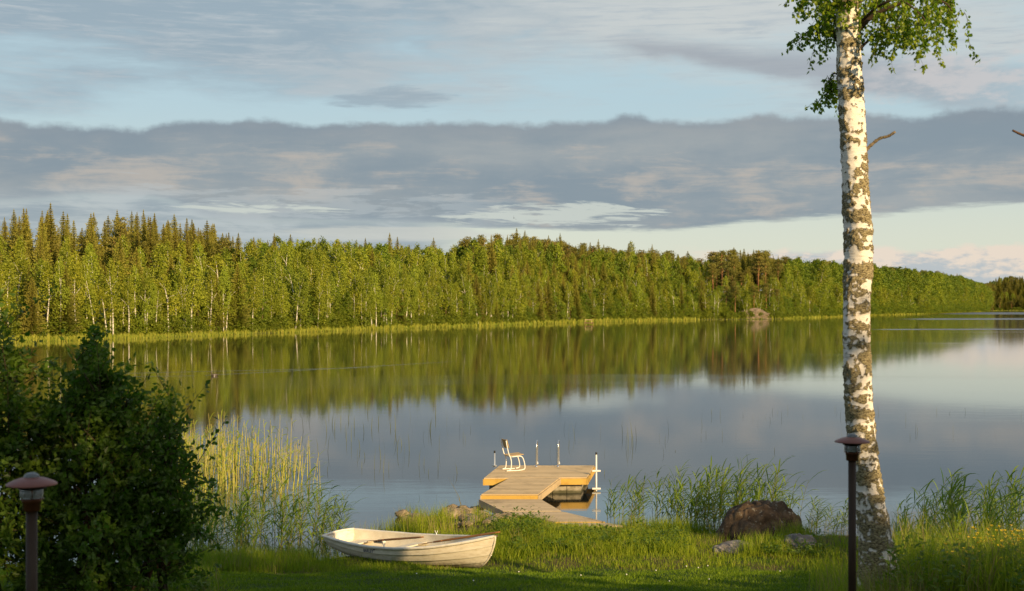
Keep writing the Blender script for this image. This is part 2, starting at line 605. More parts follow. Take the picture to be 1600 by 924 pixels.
def mat_wood(name, ca, cb, rough=.75):
    m, t, out = new_mat(name)
    p = geo_pos(t)
    x, y, z = sep(t, p)
    n = tex(t, comb(t, x * 1.2, y * 9.0, z * 9.0), 2.5, 6, .65)
    s = tex(t, p, 1.7, 4, .6)
    c = mixc(t, (n * .6 + attr(t) * .5 - .05).clamp(), (*ca, 1), (*cb, 1))
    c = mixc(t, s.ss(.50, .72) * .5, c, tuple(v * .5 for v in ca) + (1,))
    c = mixc(t, tex(t, comb(t, x * .8, y * 3.0, z), 3.0, 5, .7).ss(.58, .70) * .4, c, tuple(v * .6 for v in ca) + (1,))  # stains and streaks, contrast raised to paint in shadow stripes too
    princ(t, out, c, rough, .25, 0, n, .004)
    return m


M['deck'] = mat_wood('weathered_deck_boards', (.42, .305, .165), (.68, .51, .29))
M['fascia'] = mat_wood('new_yellow_timber', (.44, .26, .055), (.66, .42, .09))
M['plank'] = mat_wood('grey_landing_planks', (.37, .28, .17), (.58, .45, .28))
M['chairwood'] = mat_wood('chair_plywood', (.36, .24, .10), (.56, .38, .16), .55)
M['oarwood'] = mat_wood('varnished_oar', (.26, .11, .035), (.40, .19, .06), .4)
def mat_concrete():
    m, t, out = new_mat('pontoon_concrete')
    p = obj_pos(t)
    x, y, z = sep(t, p)
    n = tex(t, comb(t, x * 3, y * 3, z * 5), 2.0, 5, .65)
    c = mixc(t, n.ss(.3, .7), (.22, .19, .13, 1), (.38, .33, .24, 1))
    c = mixc(t, (z + (n - .5) * .10).ss(.10, .04) * .85, c, (.05, .05, .02, 1))
    princ(t, out, c, .8, .25, 0, n, .01)
    return m


M['concrete'] = mat_concrete()
M['whitepaint'] = plain('white_paint', (.80, .77, .70), .4, .4, var=.05)
M['galv'] = plain('galvanised_steel', (.62, .62, .60), .35, .5, .7, var=.1)
M['steel'] = plain('stainless_steel', (.62, .62, .62), .22, .5, .9, var=.05)
M['darkcap'] = plain('dark_cap', (.03, .03, .03), .5, .4)
M['dark'] = plain('dark_underside', (.03, .025, .02), .8, .2)


def mat_hull(name, dirt=1.0):
    m, t, out = new_mat(name)
    p = obj_pos(t)
    x, y, z = sep(t, p)
    n = tex(t, comb(t, x * 2, y * 2, z * 7), 2.5, 6, .65)
    g = tex(t, comb(t, x * 9, y * 9, z * 3), 2.0, 5, .7)
    c = mixc(t, n.ss(.35, .75) * .8, (.76, .68, .54, 1), (.55, .46, .32, 1))
    low = (z + (g - .5) * .22).ss(.20, .02) * dirt
    c = mixc(t, low * .85, c, (.11, .09, .045, 1))
    c = mixc(t, g.ss(.66, .8) * .35 * dirt, c, (.30, .23, .14, 1))
    princ(t, out, c, .45, .4, 0, n, .002)
    return m


M['hull'] = mat_hull('weathered_white_hull')
M['gunwale'] = plain('off_white_gunwale', (.72, .66, .55), .45, .4, var=.12, sc=6)
def mat_inside():
    m, t, out = new_mat('cream_boat_inside')
    p = obj_pos(t)
    x, y, z = sep(t, p)
    n = tex(t, p, 4.0, 6, .65)
    c = mixc(t, n.ss(.3, .75), (.78, .70, .54, 1), (.62, .53, .38, 1))
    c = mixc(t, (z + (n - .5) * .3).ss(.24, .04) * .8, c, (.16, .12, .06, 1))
    c = mixc(t, tex(t, p, 17.0, 4, .7).ss(.64, .74) * .5, c, (.22, .17, .09, 1))
    princ(t, out, c, .55, .3)
    return m


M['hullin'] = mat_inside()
M['navy'] = plain('navy_print', (.025, .035, .09), .5, .3, var=.1)
M['copper'] = plain('aged_copper_paint', (.19, .065, .045), .45, .5, .15, var=.12, sc=12, bump=.0005)
M['copper_dark'] = plain('brown_collar', (.13, .042, .02), .3, .5, .6, var=.2)
M['pole'] = plain('dark_bronze_pole', (.042, .024, .013), .55, .25, .0, var=.15, sc=6)
M['black'] = plain('black_louvre', (.012, .010, .010), .4, .4)


def mat_glass(name, rough=.05, tintc=(.9, .95, .95)):
    m, t, out = new_mat(name)
    princ(t, out, tintc, rough, .5, 0, None, .01, {'Transmission Weight': .85, 'IOR': 1.45})
    return m


M['glass'] = mat_glass('clear_lamp_glass', .12)
M['dome'] = mat_glass('frosted_dome', .35, (.8, .88, .9))


def mat_rock(name, ca, cb, lich=.4, sc=1.0):
    m, t, out = new_mat(name)
    p = obj_pos(t)
    x, y, z = sep(t, p)
    n = tex(t, p, 3.0 * sc, 7, .65)
    l = tex(t, p, 9.0 * sc, 4, .6)
    g = tex(t, p, 1.3 * sc, 3, .5)
    c = mixc(t, n.ss(.35, .7), (*ca, 1), (*cb, 1))
    c = mixc(t, l.ss(.60, .68) * lich, c, (.42, .40, .33, 1))
    c = mixc(t, g.ss(.48, .66) * .6, c, (.06, .055, .02, 1))
    princ(t, out, c, .9, .2, 0, n + tex(t, p, 25 * sc, 4) * .3, .06 / sc)
    return m


M['rock'] = mat_rock('mossy_granite', (.045, .028, .016), (.15, .10, .06))
M['greyrock'] = mat_rock('grey_stone', (.15, .13, .115), (.33, .29, .26), .5, 1.6)
M['tanrock'] = mat_rock('tan_stone', (.20, .15, .09), (.44, .34, .22), .3, 2.0)
M['farrock'] = mat_rock('shore_bedrock', (.15, .115, .08), (.36, .27, .19), .2, .15)
M['duck'] = plain('duck_brown', (.10, .08, .06), .6, .3)
M['duckwhite'] = plain('duck_white', (.75, .72, .66), .6, .3)
M['bird'] = plain('bird_dark', (.03, .03, .035), .7, .2)


def mat_ground():
    m, t, out = new_mat('ground')
    p = geo_pos(t)
    x, y, z = sep(t, p)
    n = tex(t, p, .9, 6, .6); f = tex(t, p, 7.0, 6, .7)
    green = mixc(t, f, (.022, .045, .006, 1), (.06, .095, .014, 1))
    soil = mixc(t, f, (.06, .038, .02, 1), (.17, .115, .06, 1))
    forest = mixc(t, f, (.05, .06, .015, 1), (.12, .12, .03, 1))
    near = mixc(t, (n + (z - .32) * 1.6).ss(.36, .60), soil, green)
    c = mixc(t, y.ss(60, 100), near, forest)
    princ(t, out, c, .95, .1, 0, f, .03)
    return m


M['ground'] = mat_ground()


def mat_water():
    m, t, out = new_mat('lake_water')
    p = geo_pos(t)
    x, y, z = sep(t, p)
    # ripples get broader crests across the view; slopes of a few thousandths, more where the wind touches
    r1 = tex(t, comb(t, x * .55, y * 1.6, 0), 1.0, 3, .5)
    r2 = tex(t, comb(t, x * 1.6, y * 6.0, 2.0), 1.0, 3, .55)
    big_ = tex(t, comb(t, x * .012, y * .05, 5.0), 1.0, 4, .6)
    patch = big_.ss(.50, .66)
    q = x / y.max(1.0)
    far = q.ss(.22, .36)
    band = (y - 281 + (big_ - .5) * 30).abs().ss(9, 3) * q.ss(.27, .33)
    band = band.max((y - 505 + (big_ - .5) * 60).abs().ss(38, 16) * q.ss(.29, .36))
    band = band.max((y - 900).abs().ss(150, 60) * q.ss(.30, .36))
    # thin wake lines behind the swimming duck
    w1_ = (y - 95.4 - (x + 23.3) * 1.15 - (x + 23.3) * (x + 23.3) * .012).abs().ss(.34, .05) * x.ss(-23.2, -22.6) * x.ss(-2, -14)
    w2_ = (y - 99.5 - (x + 28.0) * .52).abs().ss(.30, .05) * x.ss(-31, -29) * x.ss(-9, -16)
    w3_ = (y - 95.0 - (x + 24.0) * .30).abs().ss(.25, .05) * x.ss(-32, -30) * x.ss(-23.4, -23.8)
    wake = w1_.max(w2_ * .7).max(w3_ * .7)
    amp = (patch * .0009 + .0006)
    h = r1 * amp * 2.2 + r2 * (patch * .0006 + .0003) + wake * .02
    bn = t.nodes.new('ShaderNodeBump')
    bn.inputs['Strength'].default_value = 1.0
    bn.inputs['Distance'].default_value = 1.0
    t.links.new(h.s, bn.inputs['Height'])
    rough = patch * .02 + .045 + band * .38 + wake * .12
    b = princ(t, out, (.012, .015, .013), rough, .5, 0, None, .01, {'IOR': 1.75})
    t.links.new(bn.outputs[0], b.inputs['Normal'])
    return m


M['water'] = mat_water()

# ------------------------------------------------------------------ terrain
SH_PX = np.array([-2500, -800, -300, 0, 200, 400, 600, 800, 1000, 1100, 1215, 1300, 1450, 1535, 1548, 1700, 2400, 4000.])
SH_D = np.array([120, 130, 160, 182, 200, 236, 281, 347, 433, 473, 497, 578, 800, 1095, 1290, 1300, 1300, 1200.])
TP_PX = np.array([-2500, -400, 0, 30, 60, 100, 150, 220, 300, 345, 380, 450, 530, 600, 700, 735, 800, 850, 900, 1000, 1100, 1125, 1190, 1215, 1300, 1400, 1500, 1540, 1560, 1700, 4000.])
TP_Y = np.array([330, 330, 338, 326, 322, 338, 344, 336, 350, 358, 370, 364, 368, 373, 383, 370, 366, 373, 381, 389, 399, 391, 391, 402, 412, 419, 432, 446, 432, 431, 425.])
TR_HT = 18.0


def shore_d(px): return np.interp(px, SH_PX, SH_D)


def ztop(px, d): return CAM_Z + (HOR - np.interp(px, TP_PX, TP_Y)) / FPX * d


YS_X = np.array([-60, -12, -6, -3.9, -2.9, -1.9, -.9, .5, 2, 3, 5, 7, 10, 14, 20, 60.])
YS_Y = np.array([24, 25.3, 25.6, 26.0, 27.0, 29.3, 31.0, 31.0, 30.2, 29.7, 29, 28.9, 28.3, 28, 27, 22.])


def height(x, y):
    x = np.asarray(x, float); y = np.asarray(y, float)
    s = np.interp(x, YS_X, YS_Y) - y
    near = np.where(s > 0, .30 * (1 - np.exp(-np.maximum(s, 0) / 1.3)), np.maximum(s * .16, -1.6))
    up = np.maximum(0, 24.2 - y)
    near = near + .158 * np.where(up < 1, up * up / 2, up - .5)
    near = np.minimum(near, 3.6)
    near = near + .025 * np.sin(x * 1.3 + y * .7) * (s > .5) + .02 * np.sin(x * 3.1 - y * 2.3) * (s > .3)
    yy = np.maximum(y, 1.0)
    px = 800 + FPX * x / yy
    D = shore_d(px)
    off = y - D
    lift = np.maximum(ztop(px, D + 75) - TR_HT, .6)
    k = np.clip((off - 5) / 75, 0, 1); k = k * k * (3 - 2 * k)
    far = np.where(off > 0, np.minimum(off * .06, .35) + k * (lift - .35), np.maximum(off * .05, -1.6))
    return np.where(y > 70, far, near)


def H(x, y): return float(height(x, y))


rings = np.unique(np.concatenate([np.geomspace(1.5, 14, 26), np.arange(14, 34, .22), np.geomspace(34, 160, 24), np.geomspace(160, 1500, 110), np.geomspace(1500, 5000, 14)]))
azs = np.unique(np.concatenate([np.linspace(-26, 26, 330), np.linspace(26, 334, 78)]))[:-1]
azs = np.radians(azs)
RR, AA = np.meshgrid(rings, azs, indexing='ij')
X = RR * np.sin(AA); Y = RR * np.cos(AA)
# front part is flat-depth based: fine enough
Z = height(X, Y)
V = np.stack([X, Y, Z], -1).reshape(-1, 3)
na = len(azs)
i = np.arange(len(rings) - 1)[:, None] * na; j = np.arange(na)[None, :]
F = np.stack([i + j, i + na + j, i + na + (j + 1) % na, i + (j + 1) % na], -1).reshape(-1, 4)
g = G(); g.add(V, F)
V0 = V[:na]
g.add(np.vstack([V0, [[0, 0, 3.6]]]), np.stack([np.arange(na), (np.arange(na) + 1) % na, np.full(na, na)], -1))
ground = g.obj('ground', M['ground'], smooth=True)
tag(ground, kind='structure')

g = G(); g.add([[-5200, -200, 0], [5200, -200, 0], [5200, 5200, 0], [-5200, 5200, 0]], [[0, 1, 2, 3]])
lake = g.obj('lake', M['water'])
tag(lake, kind='structure')


def at(px, py, z):
    """point at height z that the photograph shows at px, py"""
    d = (CAM_Z - z) * FPX / (py - HOR)
    return ((px - 800) / FPX * d, d, z)


# ------------------------------------------------------------------ far tree kinds
def rdir(n, zlo=-1, zhi=1):
    z = RNG.uniform(zlo, zhi, n); a = RNG.uniform(0, 2 * PI, n); r = np.sqrt(1 - z * z)
    return np.stack([r * np.cos(a), r * np.sin(a), z], -1)


def trunk_geo(h, r0, lean=0.0, r1=.03, wob=.12, n=7):
    g = G()
    k = np.linspace(0, 1, 9)
    ph = RNG.uniform(0, 6, 2)
    P = np.stack([lean * k * h + wob * np.sin(k * 5 + ph[0]) * k, wob * np.sin(k * 4 + ph[1]) * k, k * h - .15], -1)
    tube(g, P, r0 + (r1 - r0) * k ** .8, n)
    return g, P


def spruce_geo(h, w, seed):
    tr, P = trunk_geo(h, .17, 0, .02, .05)
    c = G()
    nt = int(h * 2.7)
    for q in range(nt):
        f = q / (nt - 1)
        z = h * (.10 + .90 * f ** .95)
        r = 1.12 * w * (1 - f) ** .68 * RNG.uniform(.62, 1.15) + .04
        sl_ = .35 + .65 * min(1.0, r / 1.0)
        nb = max(4, int(7 + 5 * (1 - f)))
        a0 = RNG.uniform(0, 6.28)
        for b in range(nb):
            a = a0 + b * 2 * PI / nb + RNG.normal(0, .15)
            rr = r * RNG.uniform(.7, 1.15)
            m = max(3, int(rr * 4.2))
            s = np.linspace(.15, 1, m)
            droop = -.30 * rr * s + .18 * rr * s ** 3
            px = np.cos(a) * rr * s; py = np.sin(a) * rr * s
            pts = np.stack([px, py, z + droop], -1)
            d = np.stack([np.cos(a) * np.ones(m), np.sin(a) * np.ones(m), -.3 + .5 * s], -1) + RNG.normal(0, .25, (m, 3))
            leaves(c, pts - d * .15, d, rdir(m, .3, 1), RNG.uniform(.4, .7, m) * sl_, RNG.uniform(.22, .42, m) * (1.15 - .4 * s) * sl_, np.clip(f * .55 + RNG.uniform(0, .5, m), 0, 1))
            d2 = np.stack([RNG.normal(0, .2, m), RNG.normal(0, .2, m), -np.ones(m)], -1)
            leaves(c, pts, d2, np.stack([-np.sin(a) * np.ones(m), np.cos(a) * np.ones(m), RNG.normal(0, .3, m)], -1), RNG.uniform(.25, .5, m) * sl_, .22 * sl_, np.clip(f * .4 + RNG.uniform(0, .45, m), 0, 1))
    leaves(c, np.array([[0, 0, h * .97]] * 4), np.array([[.05, 0, 1], [-.05, 0, 1], [0, .05, 1.], [0, -.05, 1]]), rdir(4), .95, .16, .8)
    return tr, c


def cloud_crown(h, zlo, zhi, rad, nclump, per, lsz, droop=0.0, top=.35, cl=.55, P=None, taper=True):
    """a crown of leaf clumps spread through an uneven egg"""
    c = G()
    ctr = []
    for q in range(nclump):
        f = (q + RNG.uniform(0, 1)) / nclump
        env = min(1.0, (f * 3.2 + .25)) * (1 - f) ** .62 * 1.18 if taper else max(math.sin(PI * min(1, f * .93 + .07) ** .75), 0) ** .6
        env = max(env, .08)
        a = RNG.uniform(0, 6.28); r = rad * env * math.sqrt(RNG.uniform(.05, 1)) * RNG.uniform(.75, 1.1)
        z = h * (zlo + (zhi - zlo) * f)
        ax = 0 if P is None else np.interp(z, P[:, 2], P[:, 0])
        ctr.append((ax + r * math.cos(a), r * math.sin(a), z))
    for cx, cy, cz in ctr:
        n = int(per * RNG.uniform(.6, 1.3))
        s = cl * RNG.uniform(.55, 1.3) * (1 - .45 * (cz / h - zlo) / (zhi - zlo))
        o = RNG.normal(0, 1, (n, 3)) * np.array([s, s, s * (.6 + droop * .6)])
        o[:, 2] -= droop * np.abs(RNG.normal(0, .5, n))
        pts = np.array([cx, cy, cz]) + o
        d = rdir(n); d[:, 2] -= droop * 1.2
        t = np.clip(RNG.uniform(0, .55) + RNG.uniform(0, .5, n), 0, 1)
        leaves(c, pts, d, rdir(n), RNG.uniform(.7, 1.3, n) * lsz, RNG.uniform(.6, 1.1, n) * lsz * .8, t)
    return c


def birch_geo(h, w, lean, lo=.18):
    tr, P = trunk_geo(h * .93, .15, lean, .02, .35)
    c = cloud_crown(h, lo, .97, w * 1.08, 60, 31, .30, .95, cl=.44, P=P)
    for q in range(3):
        f = RNG.uniform(.4, .85); p = P[int(f * 8)]
        a = RNG.uniform(0, 6.28); e = p + np.array([math.cos(a) * w * .7, math.sin(a) * w * .7, RNG.uniform(.8, 2)])
        tube(tr, [p, (p + e) / 2 + np.array([0, 0, .1]), e], [.05, .035, .015], 4)
    return tr, c


def alder_geo(h, w, lo=.05, taper=True):
    tr, P = trunk_geo(h * .9, .14, 0, .02, .3)
    c = cloud_crown(h, lo, .95 if not taper else .97, w * 1.08, 58, 40, .34, .1, cl=.52, taper=taper)
    return tr, c


def pine_geo(h, w):
    tr, P = trunk_geo(h * .96, .19, 0, .04, .2)
    c = G()
    for q in range(26):
        f = RNG.uniform(0, 1) ** .8
        z = h * (.52 + .46 * f)
        r = w * (1 - f * .75) * RNG.uniform(.3, 1.0)
        a = RNG.uniform(0, 6.28)
        e = np.array([r * math.cos(a), r * math.sin(a), z + r * .25])
        tube(tr, [[0, 0, z - .2], e * [.5, .5, 1] - [0, 0, .05], e], [.06, .04, .02], 4)
        n = 62
        s = RNG.uniform(.35, .62)
        pts = e + RNG.normal(0, 1, (n, 3)) * [s, s, s * .42]
        d = rdir(n, -.2, 1)
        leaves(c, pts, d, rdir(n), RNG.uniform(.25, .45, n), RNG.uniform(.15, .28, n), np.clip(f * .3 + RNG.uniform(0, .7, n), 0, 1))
    return tr, c


def shrub_geo(w, h):
    tr = G(); tube(tr, [[0, 0, -.1], [.05, 0, h * .4]], [.05, .03], 5)
    c = cloud_crown(h, .02, .95, w, 26, 34, .26, .1, cl=.42, taper=False)
    return tr, c


KINDS = {}
for nm, n, fn, bark, leaf in (
        ('spruce', 4, lambda k: spruce_geo(18, [1.9, 2.3, 1.6, 2.1][k], k), 'brown_bark', 'spruce'),
        ('birch', 6, lambda k: birch_geo(14, [2.0, 2.2, 1.7, 2.1, 1.9, 1.8][k], [0.0, .10, -.06, .03, .16, .03][k], [.12, .34, .30, .10, .30, .38][k]), 'farbirchbark', 'birchleaf'),
        ('alder', 5, lambda k: alder_geo(12, [2.1, 2.5, 2.8, 2.3, 2.8][k], .05, k < 2), 'brown_bark', 'alderleaf'),
        ('pine', 3, lambda k: pine_geo(18, [2.3, 2.7, 2.0][k]), 'pine_bark', 'pine'),
        ('shrub', 2, lambda k: shrub_geo([1.3, 1.7][k], [2.4, 3.2][k]), 'brown_bark', 'understory')):
    L = []
    for k in range(n):
        tr, c = fn(k)
        tm = tr.mesh(nm + '_trunk', M[bark], True); cm = c.mesh(nm + '_crown', M[leaf])
        both = G(); both.merge(tr, 0); both.merge(c, 1)
        L.append((tm, cm, both.mesh(nm + '_whole', [M[bark], M[leaf]])))
    KINDS[nm] = L
HT = {'spruce': 18, 'birch': 14, 'alder': 12, 'pine': 18, 'shrub': 2.8}


# ------------------------------------------------------------------ where the far trees stand
def in_grid(grid, x, y, r):
    gx_, gy_ = int(x // r), int(y // r)
    for a in (-1, 0, 1):
        for b in (-1, 0, 1):
            for (u, v) in grid.get((gx_ + a, gy_ + b), ()):
                if (u - x) ** 2 + (v - y) ** 2 < r * r: return True
    grid.setdefault((gx_, gy_), []).append((x, y))
    return False


def pick_kind(px, f):
    r = random.random()
    if px < 375:
        if f > .30: return 'spruce' if r < .88 else ('pine' if r < .91 else 'birch')
        return 'birch' if r < .60 else ('alder' if r < .8 else 'spruce')
    if px < 720:
        if f > .4: return 'birch' if r < .66 else ('alder' if r < .88 else 'spruce')
        return 'birch' if r < .66 else ('alder' if r < .93 else 'spruce')
    if px < 900:
        if f > .4: return 'pine' if r < .50 else ('spruce' if r < .72 else 'birch')
        return 'birch' if r < .5 else ('alder' if r < .82 else 'spruce')
    if px < 1110:
        if f > .4: return 'spruce' if r < .22 else ('birch' if r < .66 else 'pine')
        return 'alder' if r < .55 else ('birch' if r < .88 else 'spruce')
    if px < 1220:
        if f > .22: return 'pine' if r < .62 else 'spruce'
        return 'birch' if r < .35 else ('alder' if r < .75 else 'pine')
    if px < 1542:
        if f > .5: return 'alder' if r < .5 else ('birch' if r < .7 else ('pine' if r < .85 else 'spruce'))
        return 'alder' if r < .75 else 'birch'
    return 'spruce' if r < .7 else ('pine' if r < .85 else 'birch')


pxs = np.linspace(-70, 1690, 1761)
DD = shore_d(pxs); SXs = (pxs - 800) / FPX * DD
seg = np.hypot(np.diff(SXs), np.diff(DD)); seg[np.abs(np.diff(DD)) > 10] = 2.0
cum_ = np.concatenate([[0], np.cumsum(seg)])
trees = []
grid = {}
for rnd_i in range(52000):
    s = random.random() * cum_[-1]
    px = float(np.interp(s, cum_, pxs))
    D = float(shore_d(px))
    u = random.random()
    depth = 95 if px < 1000 else (120 if px < 1540 else 190)
    off = 6 + depth * u ** 1.35
    f = (off - 6) / depth
    y = D + off; x = (px - 800) / FPX * y
    r = (2.8 + 2.3 * f) * (1.0 if D < 450 else (1.5 if D < 900 else 2.2))
    if in_grid(grid, x, y, r): continue
    gz_ = H(x, y)
    room = float(ztop(px, y)) - gz_
    kind = pick_kind(px, f)
    if f > .30:
        hh = room * random.uniform(.74, 1.03) if kind != 'spruce' else room * random.triangular(.68, 1.12, .93)
        if kind in ('alder', 'birch'): hh *= (.96 if px > 380 else .72)
        if px > 1225: hh = room * random.triangular(.55, 1.12, .92)
    else:
        hh = random.uniform(7.5, 13.5) + f * 18
        if kind == 'alder': hh = random.uniform(4.5, 9.5) + f * 14
        hh = min(hh, room * .97)
    trees.append([px, x, y, gz_, kind, max(hh, 4), f, off])
# pale birch trunks standing in groups right at the reed margin
for px in (92, 118, 150, 176, 228, 287, 291, 328, 350, 372, 376, 470, 497, 502, 512, 566, 572, 580, 588, 594, 600, 606, 612, 627, 633, 664, 669, 674, 702, 706, 733, 764, 770, 777, 784, 789, 806, 868, 940, 1010):
    px += random.uniform(-1.5, 1.5)
    y = float(shore_d(px)) + 5.6 + random.uniform(0, 1.5); x = (px - 800) / FPX * y
    trees.append([px, x, y, H(x, y), 'birch', random.uniform(10.5, 14.5), .0, -25])
# a few landmark trees
trees.append([995, (995 - 800) / FPX * 500, 500, H(97 * .5, 500), 'birch', float(ztop(995, 500)) + 3.6 - H(97 * .5, 500), .6, 60])
trees.sort(key=lambda t: t[2] + t[7] * 1.2)
print('TREES', len(trees))

TLABEL = {'spruce': ('tall narrow spruce with brown-tipped boughs in the far shore forest', 'spruce', 'spruces of the far shore forest', 'spruce_tree'),
          'birch': ('slender birch with pale trunk and light green crown on the far shore', 'birch', 'birches of the far shore forest', 'birch_tree'),
          'alder': ('bushy green alder with foliage down to the ground on the far shore', 'alder', 'alders of the far shore forest', 'alder_tree'),
          'pine': ('pine with orange-brown trunk and high tufted crown in the far shore forest', 'pine', 'pines of the far shore forest', 'pine_tree')}


def place_tree(kind, k, x, y, z, hh, rz, wide=1.0, label=None, group=None):
    tm, cm, _ = KINDS[kind][k]
    lab, cat, grp, nm = TLABEL[kind]
    e = empty(nm, (x, y, z), rz)
    s = hh / HT[kind]
    e.scale = (s * wide, s * wide, s)
    tag(e, label or lab, cat, group or grp)
    a = bpy.data.objects.new('trunk', tm); a.parent = e; COL.objects.link(a)
    b = bpy.data.objects.new('crown', cm); b.parent = e; COL.objects.link(b)
    return e


def width_for(hh, kind):
    return float(np.clip((HT[kind] / hh) ** .45, .8, 1.4)) * random.uniform(.95, 1.4)


NIND = 298
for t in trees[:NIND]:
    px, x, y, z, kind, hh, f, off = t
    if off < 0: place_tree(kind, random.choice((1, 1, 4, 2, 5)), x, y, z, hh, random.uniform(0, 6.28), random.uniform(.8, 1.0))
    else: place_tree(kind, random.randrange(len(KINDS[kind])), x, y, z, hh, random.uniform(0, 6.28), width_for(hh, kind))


def scatter(name, whole_meshes, rows, label=None):
    """one stuff object: instances of meshes on points; rows = (x, y, z, index, rz, sxy, sz)"""
    R = np.array(rows, float)
    me = bpy.data.meshes.new(name)
    me.vertices.add(len(R))
    me.vertices.foreach_set('co', R[:, :3].astype(np.float32).ravel())
    a = me.attributes.new('idx', 'INT', 'POINT'); a.data.foreach_set('value', R[:, 3].astype(np.int32))
    a = me.attributes.new('rot', 'FLOAT_VECTOR', 'POINT'); a.data.foreach_set('vector', np.c_[np.zeros(len(R)), np.zeros(len(R)), R[:, 4]].astype(np.float32).ravel())
    a = me.attributes.new('scl', 'FLOAT_VECTOR', 'POINT'); a.data.foreach_set('vector', np.c_[R[:, 5], R[:, 5], R[:, 6]].astype(np.float32).ravel())
    o = bpy.data.objects.new(name, me); COL.objects.link(o)
    ng = bpy.data.node_groups.new(name, 'GeometryNodeTree')
    ng.interface.new_socket('Geometry', in_out='INPUT', socket_type='NodeSocketGeometry')
    ng.interface.new_socket('Geometry', in_out='OUTPUT', socket_type='NodeSocketGeometry')
    gi = ng.nodes.new('NodeGroupInput'); go = ng.nodes.new('NodeGroupOutput')
    jn = ng.nodes.new('GeometryNodeJoinGeometry')
    iop = ng.nodes.new('GeometryNodeInstanceOnPoints')
    srcs = []
    for m in whole_meshes:
        po = bpy.data.objects.new(name + '_source', m)      # never linked to the scene
        oi = ng.nodes.new('GeometryNodeObjectInfo')
        oi.inputs['Object'].default_value = po
        oi.inputs['As Instance'].default_value = True
        srcs.append(oi)
    for oi in reversed(srcs):
        ng.links.new(oi.outputs['Geometry'], jn.inputs[0])
    ng.links.new(gi.outputs[0], iop.inputs['Points'])
    ng.links.new(jn.outputs[0], iop.inputs['Instance'])
    iop.inputs['Pick Instance'].default_value = True
    for nm, ty, sock in (('idx', 'INT', 'Instance Index'), ('rot', 'FLOAT_VECTOR', 'Rotation'), ('scl', 'FLOAT_VECTOR', 'Scale')):
        na_ = ng.nodes.new('GeometryNodeInputNamedAttribute'); na_.data_type = ty
        na_.inputs['Name'].default_value = nm
        ng.links.new(na_.outputs[0], iop.inputs[sock])
    ng.links.new(iop.outputs[0], go.inputs[0])
    md = o.modifiers.new('scatter', 'NODES'); md.node_group = ng
    tag(o, label, None, None, 'stuff')
    return o


allm, base = [], {}
for kind in ('spruce', 'birch', 'alder', 'pine'):
    base[kind] = len(allm)
    allm += [k[2] for k in KINDS[kind]]
rows = []
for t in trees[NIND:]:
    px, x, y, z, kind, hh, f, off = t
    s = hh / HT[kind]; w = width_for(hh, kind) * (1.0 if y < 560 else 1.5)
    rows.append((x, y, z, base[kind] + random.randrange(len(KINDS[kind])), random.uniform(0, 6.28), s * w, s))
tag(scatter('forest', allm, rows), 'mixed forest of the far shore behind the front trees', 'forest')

rows = []
for _ in range(2600):
    s = random.random() * cum_[-1]; px = float(np.interp(s, cum_, pxs))
    off = 7 + 16 * random.random() ** 1.3
    if px > 1160 and px < 1222: off += 5
    if random.random() < .3: off = 6
    y = float(shore_d(px)) + off; x = (px - 800) / FPX * y
    sc = random.uniform(.5, 1.4)
    rows.append((x, y, H(x, y), random.randrange(2), random.uniform(0, 6.28), sc, sc * random.uniform(.7, 1.1)))
tag(scatter('undergrowth', [k[2] for k in KINDS['shrub']], rows), 'low green bushes at the foot of the far shore trees', 'undergrowth')

# pale reed margin along the far shore
g = G()
n = 46000
s = RNG.uniform(0, cum_[-1] * .93, n) ** 1.0
s = cum_[-1] * RNG.uniform(0, 1, n) ** 1.6
px = np.interp(s, cum_, pxs); D = shore_d(px)
gap = np.interp(px, [0, 380, 400, 425, 450, 1080, 1095, 1160, 1225, 1235, 1330, 1360, 1600], [1, 1, .25, .25, 1, 1, .1, .1, .1, 1, 1, 1, .6])
keep = RNG.uniform(0, 1, n) < gap
px, D = px[keep], D[keep]; n = len(px)
off = RNG.uniform(-2.5, 6.5, n)
y = D + off; x = (px - 800) / FPX * y
P = np.stack([x, y, np.maximum(height(x, y), -.05)], -1)
sc = np.clip(D / 300, .7, 2.2)
clump = .75 + .3 * np.sin(px * .31 + np.sin(px * .083) * 3) * np.sin(px * .13 + 1) + .15 * np.sin(px * 1.1)
blades(g, P, RNG.uniform(.55, 1.05, n) * clump * np.clip(sc, .8, 1.2) * 1.15, .10 * sc, RNG.uniform(.05, .3, n), RNG.uniform(0, 6.28, n), np.clip(RNG.uniform(-.3, .6, n) + .6 * clump - .1, 0, 1))
tag(g.obj('shore_reeds', M['farreed']), 'yellow-green reed margin along the far waterline', 'reeds', None, 'stuff')


# rocks -----------------------------------------------------------------
def rock_mesh(name, sx, sy, sz, seed, mat, sub=5, rough=.22, facet=False):
    import bmesh
    bm = bmesh.new()
    bmesh.ops.create_icosphere(bm, subdivisions=sub, radius=1)
    for v in bm.verts:
        p = v.co.copy()
        d = 1 + rough * noise.fractal(p * 1.1 + Vector((seed, seed * 2, 0)), 1.0, 2.0, 3) + rough * .28 * noise.fractal(p * 4 + Vector((0, seed, 0)), 1.0, 2.0, 4)
        q = p * d
        c = noise.voronoi(p * 1.6 + Vector((seed, 3, 1)), distance_metric='DISTANCE', exponent=2.5)[0]
        q = q * (1 - .16 * (c[1] - c[0] < .12) * (.12 - (c[1] - c[0])) / .12 * .35 - .04 * c[0])
        if facet: q = Vector((q.x * (1.12 - .30 * max(q.z, 0)), q.y * (1.1 - .25 * max(q.z, 0)), q.z))
        v.co = Vector((q.x * sx, q.y * sy, max(q.z, -.55) * sz))
    me = bpy.data.meshes.new(name); bm.to_mesh(me); bm.free()
    me.materials.append(mat)
    for p in me.polygons: p.use_smooth = True
    return me


